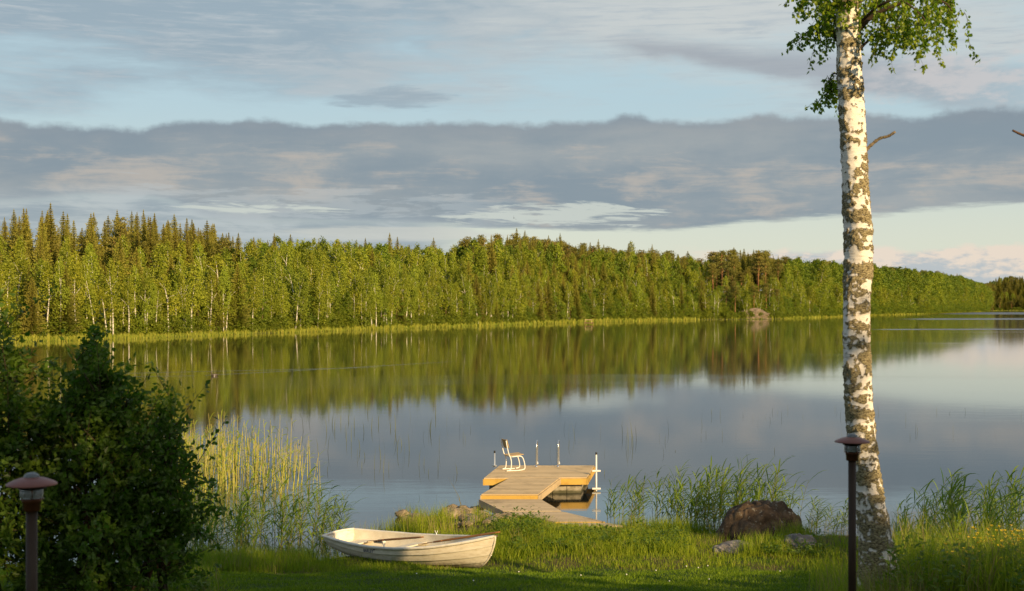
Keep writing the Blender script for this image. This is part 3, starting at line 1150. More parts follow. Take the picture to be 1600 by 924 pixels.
def rock(name, me, loc, rz, label, cat='rock', group=None):
    o = bpy.data.objects.new(name, me); COL.objects.link(o)
    o.location = loc; o.rotation_euler = (0, 0, rz)
    return tag(o, label, cat, group)


p = at(1192, 499, 0)
rock('rock_outcrop', rock_mesh('rock_outcrop', 7.5, 4, 3.0, 3.3, M['farrock'], 5, .6), (p[0] - 2.5, p[1] + 2.5, 0.1), .2, 'pale bare bedrock outcrop at the far waterline below the pines', 'rock')

# small far jetty and stump
fx, fy, _ = at(920, 507.5, 0)
e = empty('bathing_jetty', (fx, fy, 0)); tag(e, 'tiny wooden jetty with bench rail on the far shore reed edge', 'jetty')
g = G(); box(g, (0, .8, .5), (2.4, 3.2, .12)); box(g, (0, -.82, .42), (2.4, .05, .2)); g.obj('deck', M['brown_bark'], e)
g = G()
for sx_ in (-1.1, 1.1): box(g, (sx_, -.6, .2), (.14, .14, 1.2))
g.obj('posts', M['brown_bark'], e)
g = G()
for sx_ in (-.9, .9): box(g, (sx_, 1.4, .95), (.09, .09, .8))
box(g, (0, 1.4, 1.32), (2.0, .06, .14)); g.obj('rail', M['deck'], e)
fx, fy, _ = at(429, 519, .1)
g = G(); tube(g, [[0, 0, -.2], [.02, 0, .5], [0, 0, 1.05]], [.32, .26, .24], 9)
tag(g.obj('tree_stump', M['tanrock'], loc=(fx, fy, .05)), 'short pale tree stump at the far waterline left of the birches', 'stump')

# ------------------------------------------------------------------ near birch
BD = 15.4
bp = np.array([(940, 1376, 84), (915, 1375, 70), (890, 1374, 60), (860, 1371, 53), (830, 1367, 48), (780, 1360, 44), (740, 1353, 42), (700, 1348, 42), (650, 1343, 41), (600, 1340, 41), (550, 1338, 40), (500, 1338, 40), (460, 1339, 40), (420, 1342, 42), (380, 1342, 42), (340, 1340, 42), (300, 1337, 39), (250, 1334, 38), (200, 1333, 38), (150, 1329, 38), (100, 1327, 36), (50, 1325, 34), (0, 1323, 33), (-100, 1319, 30), (-250, 1312, 25), (-450, 1306, 17), (-700, 1302, 8)], float)
SC = FPX / BD
bz = CAM_Z - (bp[:, 0] - HOR) / SC
bx = (bp[:, 1] - 800) / SC
br = bp[:, 2] / SC / 2
base_z = H(bx[2], BD)
root = empty('birch_tree', (bx[2], BD, base_z))
tag(root, 'tall birch with white and crusted bark leaning beside the right garden lamp', 'birch')
nz, nr = 760, 72
zz = np.linspace(bz[0], bz[-1], nz)
cx = np.interp(zz, bz, bx); cr = np.interp(zz, bz, br)
kern = np.ones(25) / 25
cx = np.convolve(np.pad(cx, 12, 'edge'), kern, 'valid'); cr = np.convolve(np.pad(cr, 12, 'edge'), kern, 'valid')
aa = np.arange(nr) * 2 * PI / nr
V = np.empty((nz, nr, 3)); mask = np.empty((nz, nr))
for i_ in range(nz):
    zc = zz[i_]
    for j_ in range(nr):
        ca, sa = math.cos(aa[j_]), math.sin(aa[j_])
        # crusted bands: horizontal low down to solid crust
        q = Vector((ca * .5 + 5, sa * .5, zc * 8.0))
        b1 = noise.fractal(q, 1.0, 2.0, 4)
        q2 = Vector((ca * 3.2, sa * 3.2 + 9, zc * 20))
        b2 = noise.fractal(q2, 1.0, 2.1, 4)
        low = np.interp(zc, [2.0, 3.2, 4.0, 4.7, 4.95, 5.25, 5.5, 6.0, 6.6, 7.2, 8.0, 8.8, 9.5], [.62, .34, .38, .22, -.35, -.3, .28, .30, .02, .0, .04, .30, .2])
        k = .43 + low * .42 + b1 * .66 + b2 * .50
        m_ = 1 / (1 + math.exp(-(k - .5) * 9))
        mask[i_, j_] = k
        b3 = noise.noise(Vector((ca * 6, sa * 6, zc * 26)))
        r = cr[i_] * (1 + .03 * math.sin(aa[j_] * 3 + zc * 2)) + m_ * (.013 + .020 * b3)
        V[i_, j_] = (cx[i_] + ca * r, BD + sa * r, zc)
V = V.reshape(-1, 3) - np.array([bx[2], BD, base_z])
i = np.arange(nz - 1)[:, None] * nr; j = np.arange(nr)[None, :]
F = np.stack([i + j, i + (j + 1) % nr, i + nr + (j + 1) % nr, i + nr + j], -1).reshape(-1, 4)
g = G(); g.add(V, F)
trunk = g.obj('trunk', M['bark'], root, True)
a = trunk.data.attributes.new('rough', 'FLOAT', 'POINT'); a.data.foreach_set('value', mask.ravel().astype(np.float32))


def bpt(px, py, dy=0.0):
    """a point of the birch given where the photograph shows it, dy metres behind the trunk axis"""
    d = BD + dy
    return np.array([(px - 800) / FPX * d - bx[2], d - BD, CAM_Z - (py - HOR) / FPX * d - base_z])


br_g, lf_g = G(), G()


def hang_twig(p, ln, dx, dy):
    """a thin twig falling from p with leaves along it"""
    m = max(4, int(ln / .05))
    s = np.linspace(0, 1, m)
    pts = p + np.stack([dx * s + .03 * np.sin(s * 6 + p[0]), dy * s, -ln * s ** 1.15], -1)
    tube(br_g, pts, .0035 - .002 * s, 3, cap=False)
    n = int(ln * 50) + 7
    f = RNG.uniform(.02, 1.03, n)
    q = np.stack([np.interp(f, s, pts[:, k]) for k in range(3)], -1) + RNG.normal(0, .018, (n, 3))
    d = RNG.normal(0, .55, (n, 3)); d[:, 2] = -RNG.uniform(.35, 1.1, n)
    leaves(lf_g, q, d, rdir(n), RNG.uniform(.042, .068, n), RNG.uniform(.034, .052, n), RNG.uniform(0, 1, n), fold=.1)


def bough(path, r0, twigs, lmin, lmax, spread=.12):
    P = smooth_path([bpt(*q) for q in path], 8)
    tube(br_g, P, np.linspace(r0, .006, len(P)), 6)
    for _ in range(twigs):
        k = RNG.uniform(.15, 1) ** .8
        p = P[int(k * (len(P) - 1))] + RNG.normal(0, spread, 3) * [1, 1, .5]
        hang_twig(p, RNG.uniform(lmin, lmax), RNG.normal(0, .07), RNG.normal(0, .06))


# right side
bough([(1332, 60, 0), (1360, 28, -.1), (1400, 8, -.25), (1440, -4, -.35), (1475, 4, -.4), (1488, 18, -.4)], .035, 28, .2, .62)
bough([(1330, 20, 0), (1370, -30, .2), (1420, -45, .35), (1465, -35, .4), (1492, -10, .4)], .035, 30, .4, .95)
bough([(1335, 95, 0), (1350, 70, .1), (1380, 50, .2), (1410, 42, .25), (1425, 48, .2)], .02, 26, .1, .36)
bough([(1340, 40, 0), (1370, 12, -.5), (1405, 0, -.7), (1440, 25, -.8), (1450, 45, -.8)], .02, 16, .2, .5)
bough([(1330, 10, 0), (1345, -20, .1), (1365, -35, .1), (1385, -30, .1)], .02, 22, .2, .75)
# left side
bough([(1318, 60, 0), (1300, 22, .2), (1275, 4, .3), (1252, -6, .35), (1242, 0, .35)], .03, 20, .05, .22)
bough([(1316, 80, 0), (1300, 48, .3), (1285, 36, .5), (1262, 50, .6), (1244, 66, .6)], .025, 26, .05, .18, .05)
bough([(1318, 20, 0), (1300, -20, -.2), (1280, -35, -.3), (1262, -30, -.3)], .02, 24, .2, .55)
bough([(1316, 40, 0), (1304, 15, .2), (1296, 20, .3), (1290, 45, .3)], .02, 18, .15, .45)
bough([(1318, 130, 0), (1306, 115, .3), (1298, 122, .4), (1292, 145, .45), (1289, 160, .45)], .012, 12, .12, .36, .05)
bough([(1312, 140, .3), (1300, 142, .4), (1286, 150, .4), (1278, 160, .4)], .008, 9, .05, .18, .04)
# leaves right on top of the trunk at the top edge of the view
bough([(1325, 20, -.2), (1325, -40, -.35), (1335, -70, -.5)], .015, 16, .1, .5, .1)
# crown above, out of the picture
for q in range(26):
    py = RNG.uniform(-620, -60); sgn = RNG.choice([-1, 1]); L_ = RNG.uniform(60, 190) * (1 - abs(py) / 900)
    dd = RNG.uniform(-1.2, 1.2)
    bough([(1318, py + 40, 0), (1318 + sgn * L_ * .5, py, dd * .5), (1318 + sgn * L_, py + 5, dd)], .03, 12, .2, min(.8, .3 + abs(py) / 600), .18)
br_g.obj('branches', M['twig'], root, True)
lf_g.obj('crown', M['nearbirch'], root)
g = G()
P = smooth_path([bpt(1350, 238, -.02), bpt(1360, 228, -.06), bpt(1374, 217, -.1), bpt(1388, 213, -.14), bpt(1399, 206, -.18)], 6)
tube(g, P, np.interp(np.linspace(0, 1, len(P)), [0, .15, 1], [.034, .02, .016]) * (1 + .15 * np.sin(np.arange(len(P)) * 2.1)), 9)
tube(g, [P[10], P[10] + [.03, 0, .035]], [.008, .004], 5)
g.obj('broken_branch', M['tanrock'], root, True)

# a second trunk outside the right edge, only its dead branch reaches in
X2, Y2 = (1712 - 800) / FPX * 15.0, 15.0
z2 = H(X2, Y2)
r2 = empty('dead_tree', (X2, Y2, z2)); tag(r2, 'bare grey branch tip of a tree at the right edge', 'tree')
g = G(); tube(g, smooth_path([[0, 0, -.3], [.05, 0, 2], [0, .05, 4.5], [-.05, 0, 7]], 6), np.linspace(.15, .08, 19), 12); g.obj('trunk', M['brown_bark'], r2, True)
def p2(px, py, dy=0): 
    d = Y2 + dy
    return [(px - 800) / FPX * d - X2, dy, CAM_Z - (py - HOR) / FPX * d - z2]
g = G(); P = smooth_path([p2(1708, 250), p2(1670, 236), p2(1630, 220), p2(1600, 212), p2(1582, 204)], 6)
tube(g, P, np.linspace(.03, .012, len(P)), 7); g.obj('branch', M['brown_bark'], r2, True)


# ------------------------------------------------------------------ shrubs on the left
def shrub(name, x, y, blobs, nleaf, label, stems=9):
    z = H(x, y)
    e = empty(name, (x, y, z)); tag(e, label, 'shrub', None)
    lg, bg_ = G(), G()
    tot = sum(b[6] for b in blobs)
    for k in range(stems):
        b = blobs[k % len(blobs)]
        a = RNG.uniform(0, 6.28)
        e1 = np.array([b[0] + RNG.normal(0, b[3] * .4), b[1] + RNG.normal(0, b[4] * .4), b[2] + b[5] * RNG.uniform(.3, .9)])
        P = smooth_path([[.25 * math.cos(a), .25 * math.sin(a), -.1], e1 * [.4, .4, .5] + RNG.normal(0, .08, 3), e1], 6)
        tube(bg_, P, np.linspace(.028, .006, len(P)), 5)
    for (cx_, cy_, cz_, rx, ry, rz_, wgt) in blobs:
        n = int(nleaf * wgt / tot)
        ns = max(8, n // 26)
        # sprigs: short leafy shoots on an uneven shell and inside
        d = rdir(ns, -.7, 1)
        rad = RNG.uniform(.35, 1.0, ns) ** .55 * (1 + .22 * np.sin(d[:, 0] * 6 + cx_ * 9) + .2 * np.sin(d[:, 2] * 8 + cy_ + cz_)) * RNG.choice([1, 1, 1, 1.22], ns)
        c = np.array([cx_, cy_, cz_]) + d * rad[:, None] * [rx, ry, rz_]
        sd = nrm(d + np.array([0, 0, .55]) + RNG.normal(0, .4, (ns, 3)))
        ln = RNG.uniform(.18, .42, ns)
        for s_ in range(ns):
            m = 26
            if s_ % 9 == 0: c[s_] = c[s_] + d[s_] * .22; ln[s_] *= 1.5; m = 18
            f = RNG.uniform(0, 1, m)
            q = c[s_] + sd[s_] * (f * ln[s_])[:, None] + RNG.normal(0, .03, (m, 3))
            ld = nrm(sd[s_] * .5 + rdir(m))
            leaves(lg, q, ld, rdir(m, 0, 1), RNG.uniform(.045, .11, m), RNG.uniform(.028, .062, m), np.clip(RNG.uniform(0, .5) + RNG.uniform(0, .5, m), 0, 1))
            if s_ % 3 == 0:
                tube(bg_, [c[s_] - sd[s_] * .2, c[s_], c[s_] + sd[s_] * ln[s_]], [.006, .005, .002], 3, cap=False)
    bg_.obj('stems', M['twig'], e, True)
    o = lg.obj('foliage', M['bushleaf'], e)
    keepv = None
    return e


shrub('shrub', -6.05, 14.6, [(-.3, 0, 1.5, .9, .9, 1.15, 3), (.0, 0, 2.75, .24, .4, .60, .5), (-.3, 0, 2.5, .3, .4, .7, .6), (-.7, 0, 2.3, .5, .6, .8, .8), (.4, -.1, 1.9, .36, .5, .45, .5), (.3, -.1, .8, .9, .9, .8, 1.5)], 27000,
      'tallest dark green shrub at the left edge above the left garden lamp', 18)
shrub('shrub', -4.85, 14.8, [(0, 0, 1.3, .55, .7, .95, 2.2), (-.05, 0, 2.45, .16, .3, .50, .4), (.15, 0, 2.3, .18, .3, .42, .4), (.34, 0, 1.75, .20, .4, .36, .45), (-.2, 0, 2.05, .25, .3, .38, .3), (0, -.1, .7, .7, .8, .7, 1.4)], 20000,
      'dark green shrub with pointed top, middle of the left clump', 16)
shrub('shrub', -4.38, 15.4, [(0, 0, .95, .34, .5, .8, 1.4), (.10, 0, 1.85, .12, .2, .34, .22), (.28, 0, 2.2, .08, .12, .26, .10), (.36, 0, 1.45, .16, .3, .20, .22), (.44, 0, 1.0, .16, .3, .18, .2), (-.1, -.2, .45, .6, .7, .5, .9)], 10500,
      'lowest dark green shrub at the right end of the left clump', 12)


# ------------------------------------------------------------------ garden lamps
def lamp(x, y, ztop_, label):
    z0 = H(x, y)
    h = ztop_ - z0        # to the rim of the shade
    e = empty('garden_lamp', (x, y, z0)); tag(e, label, 'lamp', 'garden lamps on tall poles')
    R_ = .16
    g = G(); lathe(g, [(0, -.3), (.036, -.3), (.036, h - .155), (0, h - .155)], 28); g.obj('pole', M['pole'], e, True)
    g = G(); lathe(g, [(.036, h - .178), (.052, h - .176), (.056, h - .17), (.056, h - .125), (.061, h - .123), (.061, h - .098), (.058, h - .094), (0, h - .094)], 36); g.obj('collar', M['copper_dark'], e, True)
    g = G(); lathe(g, [(.0, h - .0935), (.068, h - .0935), (.072, h - .088), (.072, h - .022), (.066, h - .020), (.066, h - .085), (0, h - .088)], 36); g.obj('glass', M['glass'], e, True)
    g = G()
    for q in range(3): lathe(g, [(.066, h - .100), (.0755, h - .1), (.0755, h - .0955), (.066, h - .0955)], 30) if q == 0 else None
    for a in np.arange(4) * PI / 2 + .4: tube(g, [[.069 * math.cos(a), .069 * math.sin(a), h - .094], [.069 * math.cos(a), .069 * math.sin(a), h - .01]], .004, 6)
    g.obj('cage', M['copper_dark'], e, True)
    for q in range(3):
        g = G(); zc = h - .030 + q * .011; rr = .085 + q * .008
        lathe(g, [(.05, zc + .006), (rr, zc - .001), (rr + .002, zc), (rr, zc + .002), (.05, zc + .009)], 36); g.obj('louvre', M['black'], e, True)
    g = G(); lathe(g, [(.05, h + .018), (.10, h + .010), (.145, h - .003), (R_ - .002, h - .008), (R_, h - .005), (R_ - .001, h), (.145, h + .010), (.115, h + .024), (.08, h + .036), (.05, h + .043), (.046, h + .043)], 56)
    g.obj('shade', M['copper'], e, True)
    g = G(); lathe(g, [(.05, h + .0435)] + [(.05 * math.cos(a), h + .044 + .030 * math.sin(a)) for a in np.linspace(.05, PI / 2 - .001, 8)], 30); g.obj('dome', M['dome'], e, True)
    return e


dl = FPX * .32 / 54
lamp((1331.5 - 800) / FPX * dl, dl, CAM_Z - (690 - HOR) / FPX * dl, 'copper-shaded garden lamp in front of the leaning birch trunk')
dl2 = FPX * .32 / 77
lamp((49.5 - 800) / FPX * dl2, dl2, CAM_Z - (756 - HOR) / FPX * dl2, 'copper-shaded garden lamp in front of the dark shrubs, nearest to us')

# ------------------------------------------------------------------ dock
ZD = .45
dA, dB, dC, dD_ = (-.77, 35.3), (2.07, 35.45), (2.45, 38.1), (-.37, 38.1)        # front left, front right, back right, back left


def lerp2(a, b, t): return (a[0] + (b[0] - a[0]) * t, a[1] + (b[1] - a[1]) * t)


def boards(g, A, B, C, D, z, n, th=.03, gap=.08, zf=None):
    """n boards from edge AB to edge DC; zf = height at the DC edge"""
    zf = z if zf is None else zf
    for k in range(n):
        t0 = (k + gap / 2) / n; t1 = (k + 1 - gap / 2) / n
        q = [lerp2(A, D, t0), lerp2(B, C, t0), lerp2(B, C, t1), lerp2(A, D, t1)]
        h0 = z + (zf - z) * t0; h1 = z + (zf - z) * t1
        prism(g, q, np.array([h0, h0, h1, h1]) - th, [h0, h0, h1, h1], tint=random.random())


def beam(name, a, b, z0, z1, th, mat, parent, za=None):
    """a board standing on edge from a to b (x, y)"""
    a = np.array(a); b = np.array(b); d = b - a; d = d / np.linalg.norm(d); nn = np.array([-d[1], d[0]]) * th
    g = G(); zz0 = z0 if hasattr(z0, '__len__') else (z0, z0); zz1 = z1 if hasattr(z1, '__len__') else (z1, z1)
    prism(g, [a, b, b + nn, a + nn], [zz0[0], zz0[1], zz0[1], zz0[0]], [zz1[0], zz1[1], zz1[1], zz1[0]])
    return g.obj(name, mat, parent)


dock = empty('floating_dock', (0, 0, 0)); tag(dock, 'square timber floating dock with yellow edge boards on the lake', 'dock')
g = G(); boards(g, dA, dB, dC, dD_, ZD, 22); g.obj('deck', M['deck'], dock)
off_ = -.045
beam('edge_board', (dA[0] + .0, dA[1] - .002), (dB[0], dB[1] - .002),   .25, ZD - .032, -.03, M['fascia'], dock)
beam('edge_board', (dB[0] + .002, dB[1] - .04), (dC[0] + .002, dC[1]),   .25, ZD - .032, -.03, M['fascia'], dock)
beam('edge_board', (dD_[0] - .002, dD_[1]), (dA[0] - .002, dA[1] - .04),   .25, ZD - .032, -.03, M['fascia'], dock)
beam('edge_board', (dC[0], dC[1] + .002), (dD_[0], dD_[1] + .002),   .25, ZD - .032, -.03, M['fascia'], dock)
for u0, u1 in ((.04, .30), (.52, .94)):
    for v0, v1 in ((.05, .36), (.62, .95)):
        def uv(u, v): return lerp2(lerp2(dA, dB, u), lerp2(dD_, dC, u), v)
        g = G(); n = 3
        for k in range(n):
            ua = u0 + (u1 - u0) * (k + .02) / n; ub = u0 + (u1 - u0) * (k + .98) / n
            prism(g, [uv(ua, v0), uv(ub, v0), uv(ub, v1), uv(ua, v1)], -.25, .235, tint=random.random())
        g.obj('pontoon', M['concrete'], dock)
g = G(); box(g, (.85, 36.75, .33), (2.6, 2.2, .12)); g.obj('frame', M['dark'], dock)

# ladder (fixed to the dock)
lad = empty('ladder', (0, 0, 0)); lad.parent = dock
for xx in (.73, 1.37):
    g = G()
    P = smooth_path([(xx - .015, 37.72, ZD), (xx - .015, 37.72, ZD + .30), (xx - .01, 37.73, ZD + .62), (xx, 37.82, ZD + .735), (xx + .02, 37.98, ZD + .74), (xx + .03, 38.12, ZD + .60), (xx + .03, 38.16, ZD + .30), (xx + .03, 38.17, -.1), (xx + .03, 38.17, -.8)], 7)
    tube(g, P, .019, 10); g.obj('rail', M['steel'], lad, True)
    g = G(); lathe(g, [(.0, ZD + .0), (.045, ZD), (.045, ZD + .012), (.024, ZD + .02), (.024, ZD + .06), (0, ZD + .06)], 16, c=(xx - .015, 37.72, 0)); g.obj('flange', M['steel'], lad, True)
    g = G(); box(g, (xx + .03, 38.0, ZD + .09), (.035, .3, .035), bev=.004); g.obj('bracket', M['whitepaint'], lad)
for zc in (.10, -.18, -.46):
    g = G(); box(g, (1.07, 38.17, zc), (.63, .07, .03), bev=.005); g.obj('rung', M['steel'], lad)

# level walkway and landing planks
wk = empty('walkway', (0, 0, 0)); tag(wk, 'slanting timber walkway with yellow end board leading onto the dock', 'walkway')
wA, wB, wC, wD = (-.77, 32.25), (.655, 32.25), (1.32, 35.36), (-.08, 35.27)
zw = ZD + .003
g = G(); boards(g, wA, wB, wC, wD, zw, 24); g.obj('deck', M['deck'], wk)
beam('end_board', (wA[0], wA[1] - .002), (wB[0], wB[1] - .002), zw - .185, zw - .032, -.03, M['fascia'], wk)
beam('side_board', (wB[0] + .002, wB[1] - .04), (wC[0] + .002, wC[1]), zw - .185, zw - .032, -.03, M['deck'], wk)
beam('side_board', (wD[0] - .002, wD[1]), (wA[0] - .002, wA[1] - .04), zw - .185, zw - .032, -.03, M['deck'], wk)

s1 = empty('landing_ramp', (0, 0, 0)); tag(s1, 'sloping grey plank ramp just below the walkway end', 'ramp')
A_, B_ = (-.83, 31.95), (.72, 31.95)
C_, D_2 = (1.18, 30.75), (-.22, 30.75)
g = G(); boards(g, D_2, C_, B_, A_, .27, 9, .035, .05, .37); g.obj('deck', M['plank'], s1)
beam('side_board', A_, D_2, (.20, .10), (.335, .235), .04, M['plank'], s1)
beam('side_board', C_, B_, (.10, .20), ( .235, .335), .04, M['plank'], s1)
s2 = empty('landing_ramp', (0, 0, 0)); tag(s2, 'lower grey plank ramp ending in the grass to the right', 'ramp')
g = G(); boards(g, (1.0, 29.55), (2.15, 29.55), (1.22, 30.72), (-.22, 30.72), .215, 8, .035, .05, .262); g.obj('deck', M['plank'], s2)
beam('front_board', (1.0, 29.55), (2.15, 29.55), .10, .21, -.03, M['fascia'], s2)
s3 = empty('landing_ramp', (0, 0, 0)); tag(s3, 'last weathered boards lying in the grass at the foot of the ramp', 'ramp')
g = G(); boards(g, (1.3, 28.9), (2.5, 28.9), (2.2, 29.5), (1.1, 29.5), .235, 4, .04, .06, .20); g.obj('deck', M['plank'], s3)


def post(x, y, zt, white, label):
    e = empty('mooring_post', (x, y, 0)); tag(e, label, 'post')
    g = G(); tube(g, [[0, 0, -1], [0, 0, zt - .05]], .023, 12); g.obj('tube', M['whitepaint' if white else 'galv'], e, True)
    g = G(); lathe(g, [(0, zt + .012), (.024, zt + .01), (.027, zt), (.027, zt - .055), (.022, zt - .055)], 14); g.obj('cap', M['darkcap'], e, True)
    for zc in ((.56, .06) if white else (.42,)):
        g = G(); box(g, (-.0, -.02, zc), (.24 if white else .14, .09, .045), bev=.006); g.obj('bracket', M['whitepaint' if white else 'galv'], e)


post(2.37, 36.0, 1.07, True, 'white steel post with dark cap at the right edge of the dock')
post(-.52, 38.25, .86, False, 'grey steel post with dark cap behind the chair')

# chair ---------------------------------------------------------------
ch = empty('chair', (0.0, 36.95, ZD + .004), math.radians(20)); tag(ch, 'small wooden chair on white tube sled legs facing right on the dock', 'chair')
W_ = .44
for sy in (-1, 1):
    yy = sy * W_ / 2
    g = G()
    P = smooth_path([(-.26, yy * .98, .88), (-.22, yy, .66), (-.17, yy, .47), (-.13, yy, .40), (-.10, yy, .25), (-.12, yy, .06), (-.20, yy, .018), (-.24, yy, .016), (-.10, yy, .016), (.16, yy, .018), (.30, yy, .05), (.31, yy, .16), (.27, yy, .32), (.22, yy, .40), (.14, yy, .425), (-.10, yy, .41)], 5)
    P[:, 2] = np.maximum(P[:, 2], .0155)
    tube(g, P, .0155, 9); g.obj('sled_frame', M['whitepaint'], ch, True)
g = G()
for xx, zc in ((-.10, .405), (.16, .425)): tube(g, [[xx, -W_ / 2, zc], [xx, W_ / 2, zc]], .013, 8)
g.obj('crossbar', M['whitepaint'], ch, True)


def slab(name, w, l, th, curve, M3, org, mat, parent, nx=8, ny=8):
    """a bent plywood slab with rounded corners"""
    g = G(); nn = 8
    us = np.linspace(-1, 1, nn * 2)
    top_, bot_ = [], []
    for u in us:
        for v in us:
            r = .16
            x_ = u * l / 2 * (1 - .05 * max(0, abs(v) - .7) / .3); y_ = v * w / 2 * (1 - .05 * max(0, abs(u) - .7) / .3)
            z_ = curve * (v * v - .3)
            top_.append((x_, y_, z_ + th / 2)); bot_.append((x_, y_, z_ - th / 2))
    m = len(us); V_ = np.array(top_ + bot_) @ np.array(M3) + np.array(org)
    Fq = []
    for a_ in range(m - 1):
        for b_ in range(m - 1):
            k = a_ * m + b_
            Fq.append([k, k + m, k + m + 1, k + 1]); Fq.append([k + m * m, k + m * m + 1, k + m * m + m + 1, k + m * m + m])
    for a_ in range(m - 1):
        for k, st in ((a_, 1), ((m - 1) * m + a_, 1)): Fq.append([k, k + 1, k + 1 + m * m, k + m * m])
        for k in (a_ * m, a_ * m + m - 1): Fq.append([k, k + m, k + m + m * m, k + m * m])
    g.add(V_, Fq)
    return g.obj(name, mat, parent)


t_ = .07
slab('seat', .46, .46, .018, .012, [[math.cos(t_), 0, math.sin(t_)], [0, 1, 0], [-math.sin(t_), 0, math.cos(t_)]], (.06, 0, .448), M['chairwood'], ch)
t_ = math.radians(105)
slab('backrest', .44, .26, .016, -.03, [[math.cos(t_), 0, math.sin(t_)], [0, 1, 0], [-math.sin(t_), 0, math.cos(t_)]], (-.225, 0, .78), M['chairwood'], ch)

# ------------------------------------------------------------------ rowing boat
S_ = np.array([-3.54, 26.3]); B_t = np.array([-.27, 23.4])
LB = float(np.linalg.norm(B_t - S_))
boat = empty('rowing_boat', (S_[0], S_[1], .035), math.atan2(B_t[1] - S_[1], B_t[0] - S_[0]))
boat.rotation_euler = (math.radians(2.0), -.072, math.atan2(B_t[1] - S_[1], B_t[0] - S_[0]))
tag(boat, 'weathered white clinker rowing boat pulled up on the grass', 'rowing boat')


def hull_pt(t, u, out=0.0):
    """t 0 stern .. 1 bow, u 0 sheer .. 1 keel, starboard (camera) side has negative y"""
    b = np.interp(t, [0, .1, .25, .45, .6, .75, .87, .95, 1.0], [.40, .50, .63, .71, .70, .58, .36, .16, .012])
    sh = np.interp(t, [0, .15, .35, .55, .75, .9, 1.0], [.50, .455, .415, .42, .47, .55, .63])
    ke = np.interp(t, [0, .12, .3, .6, .85, .93, 1.0], [.20, .10, .01, 0, 0, .0, .02])
    th = u * PI / 2
    e_ = np.interp(t, [0, .5, .8, 1], [.75, .60, .85, 1.15])
    y = b * max(0.0, math.cos(th)) ** e_
    z = sh - (sh - ke) * math.sin(th) ** 1.05
    L_ = LB - .62 * u ** 1.5
    x = .02 + .14 * u * (1 - t) + t * L_
    return np.array([x, -(y + out), z])


NT, NSTR = 44, 5
ts = np.linspace(0, 1, NT)
def smooth_hull():
    # smoothed station tables
    tab = {}
    U = []
    for k in range(NSTR):
        u0 = k / NSTR; u1 = (k + 1) / NSTR
        U += [(u0 + .0, .0), (u0 + (u1 - u0) * .5, .012), (u1 - .02, .026), (u1 - .004, .026)]
    U.append((1.0, 0.0))
    P = np.array([[hull_pt(t, u, o * (1 - u * .3)) for (u, o) in U] for t in ts])
    k_ = np.array([1, 2, 3, 2, 1.]) / 9
    Q = P.copy()
    for c_ in range(3):
        for u_ in range(P.shape[1]):
            col_ = np.concatenate([[2 * P[0, u_, c_] - P[2, u_, c_], 2 * P[0, u_, c_] - P[1, u_, c_]], P[:, u_, c_], [2 * P[-1, u_, c_] - P[-2, u_, c_], 2 * P[-1, u_, c_] - P[-3, u_, c_]]])
            Q[:, u_, c_] = np.convolve(col_, k_, 'valid')
    return Q, U


HP, HU = smooth_hull()
nu = HP.shape[1]
g = G()
i = np.arange(NT - 1)[:, None] * nu; j = np.arange(nu - 1)[None, :]
Fh = np.stack([i + j, i + nu + j, i + nu + j + 1, i + j + 1], -1).reshape(-1, 4)
g.add(HP.reshape(-1, 3), Fh)
g.add((HP * [1, -1, 1]).reshape(-1, 3), Fh[:, ::-1])
g.obj('hull', M['hull'], boat)
# inside skin
g = G()
IN = HP[:, ::2].copy() if False else np.array([[hull_pt(t * .985 + .006, u) * [1, .955, 1] + [0, 0, .015 + .02 * u] for u in np.linspace(0, 1, 12)] for t in ts])
IN[:, :, 1] = np.minimum(IN[:, :, 1] + .012, 0)
IN[:, :, 2] = np.minimum(IN[:, :, 2], IN[:, :1, 2]) - .002
i = np.arange(NT - 1)[:, None] * 12; j = np.arange(11)[None, :]
Fi = np.stack([i + j, i + 12 + j, i + 12 + j + 1, i + j + 1], -1).reshape(-1, 4)
g.add(IN.reshape(-1, 3), Fi[:, ::-1]); g.add((IN * [1, -1, 1]).reshape(-1, 3), Fi)
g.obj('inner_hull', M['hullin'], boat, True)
# transom
g = G()
ring = np.vstack([HP[0], (HP[0] * [1, -1, 1])[::-1][1:]])
r2_ = ring + [.035, 0, 0]
nR = len(ring)
g.add(ring, np.arange(nR)[None, :]); g.add(r2_, np.arange(nR)[::-1][None, :])
g.obj('transom', M['hull'], boat)
# gunwale: rounded rail along the sheer
for sgn in (1, -1):
    g = G(); P = HP[:, 0] * [1, sgn, 1] + [0, -sgn * .012, .008]
    prof = np.array([(-.034, -.012), (-.034, .012), (-.022, .022), (.022, .022), (.032, .010), (.032, -.018), (.014, -.026), (-.016, -.02)])
    T_ = nrm(np.gradient(P, axis=0)); S2 = nrm(np.cross(T_, [0, 0, 1])); U2 = np.cross(S2, T_)
    VV = P[:, None] + prof[None, :, 0, None] * S2[:, None] + prof[None, :, 1, None] * U2[:, None]
    n8 = len(prof); i = np.arange(NT - 1)[:, None] * n8; j = np.arange(n8)[None, :]
    FF = np.stack([i + j, i + (j + 1) % n8, i + n8 + (j + 1) % n8, i + n8 + j], -1).reshape(-1, 4)
    g.add(VV.reshape(-1, 3), FF); g.obj('gunwale', M['gunwale'], boat, True)
g = G(); yb = abs(HP[0, 0, 1])
kk = np.linspace(-1, 1, 17)
tube(g, np.stack([.03 - .03 * (1 - kk ** 2), kk * (yb + .01), HP[0, 0, 2] + .012 + .015 * (1 - kk ** 2)], -1), .028, 10); g.obj('transom_rail', M['gunwale'], boat, True)
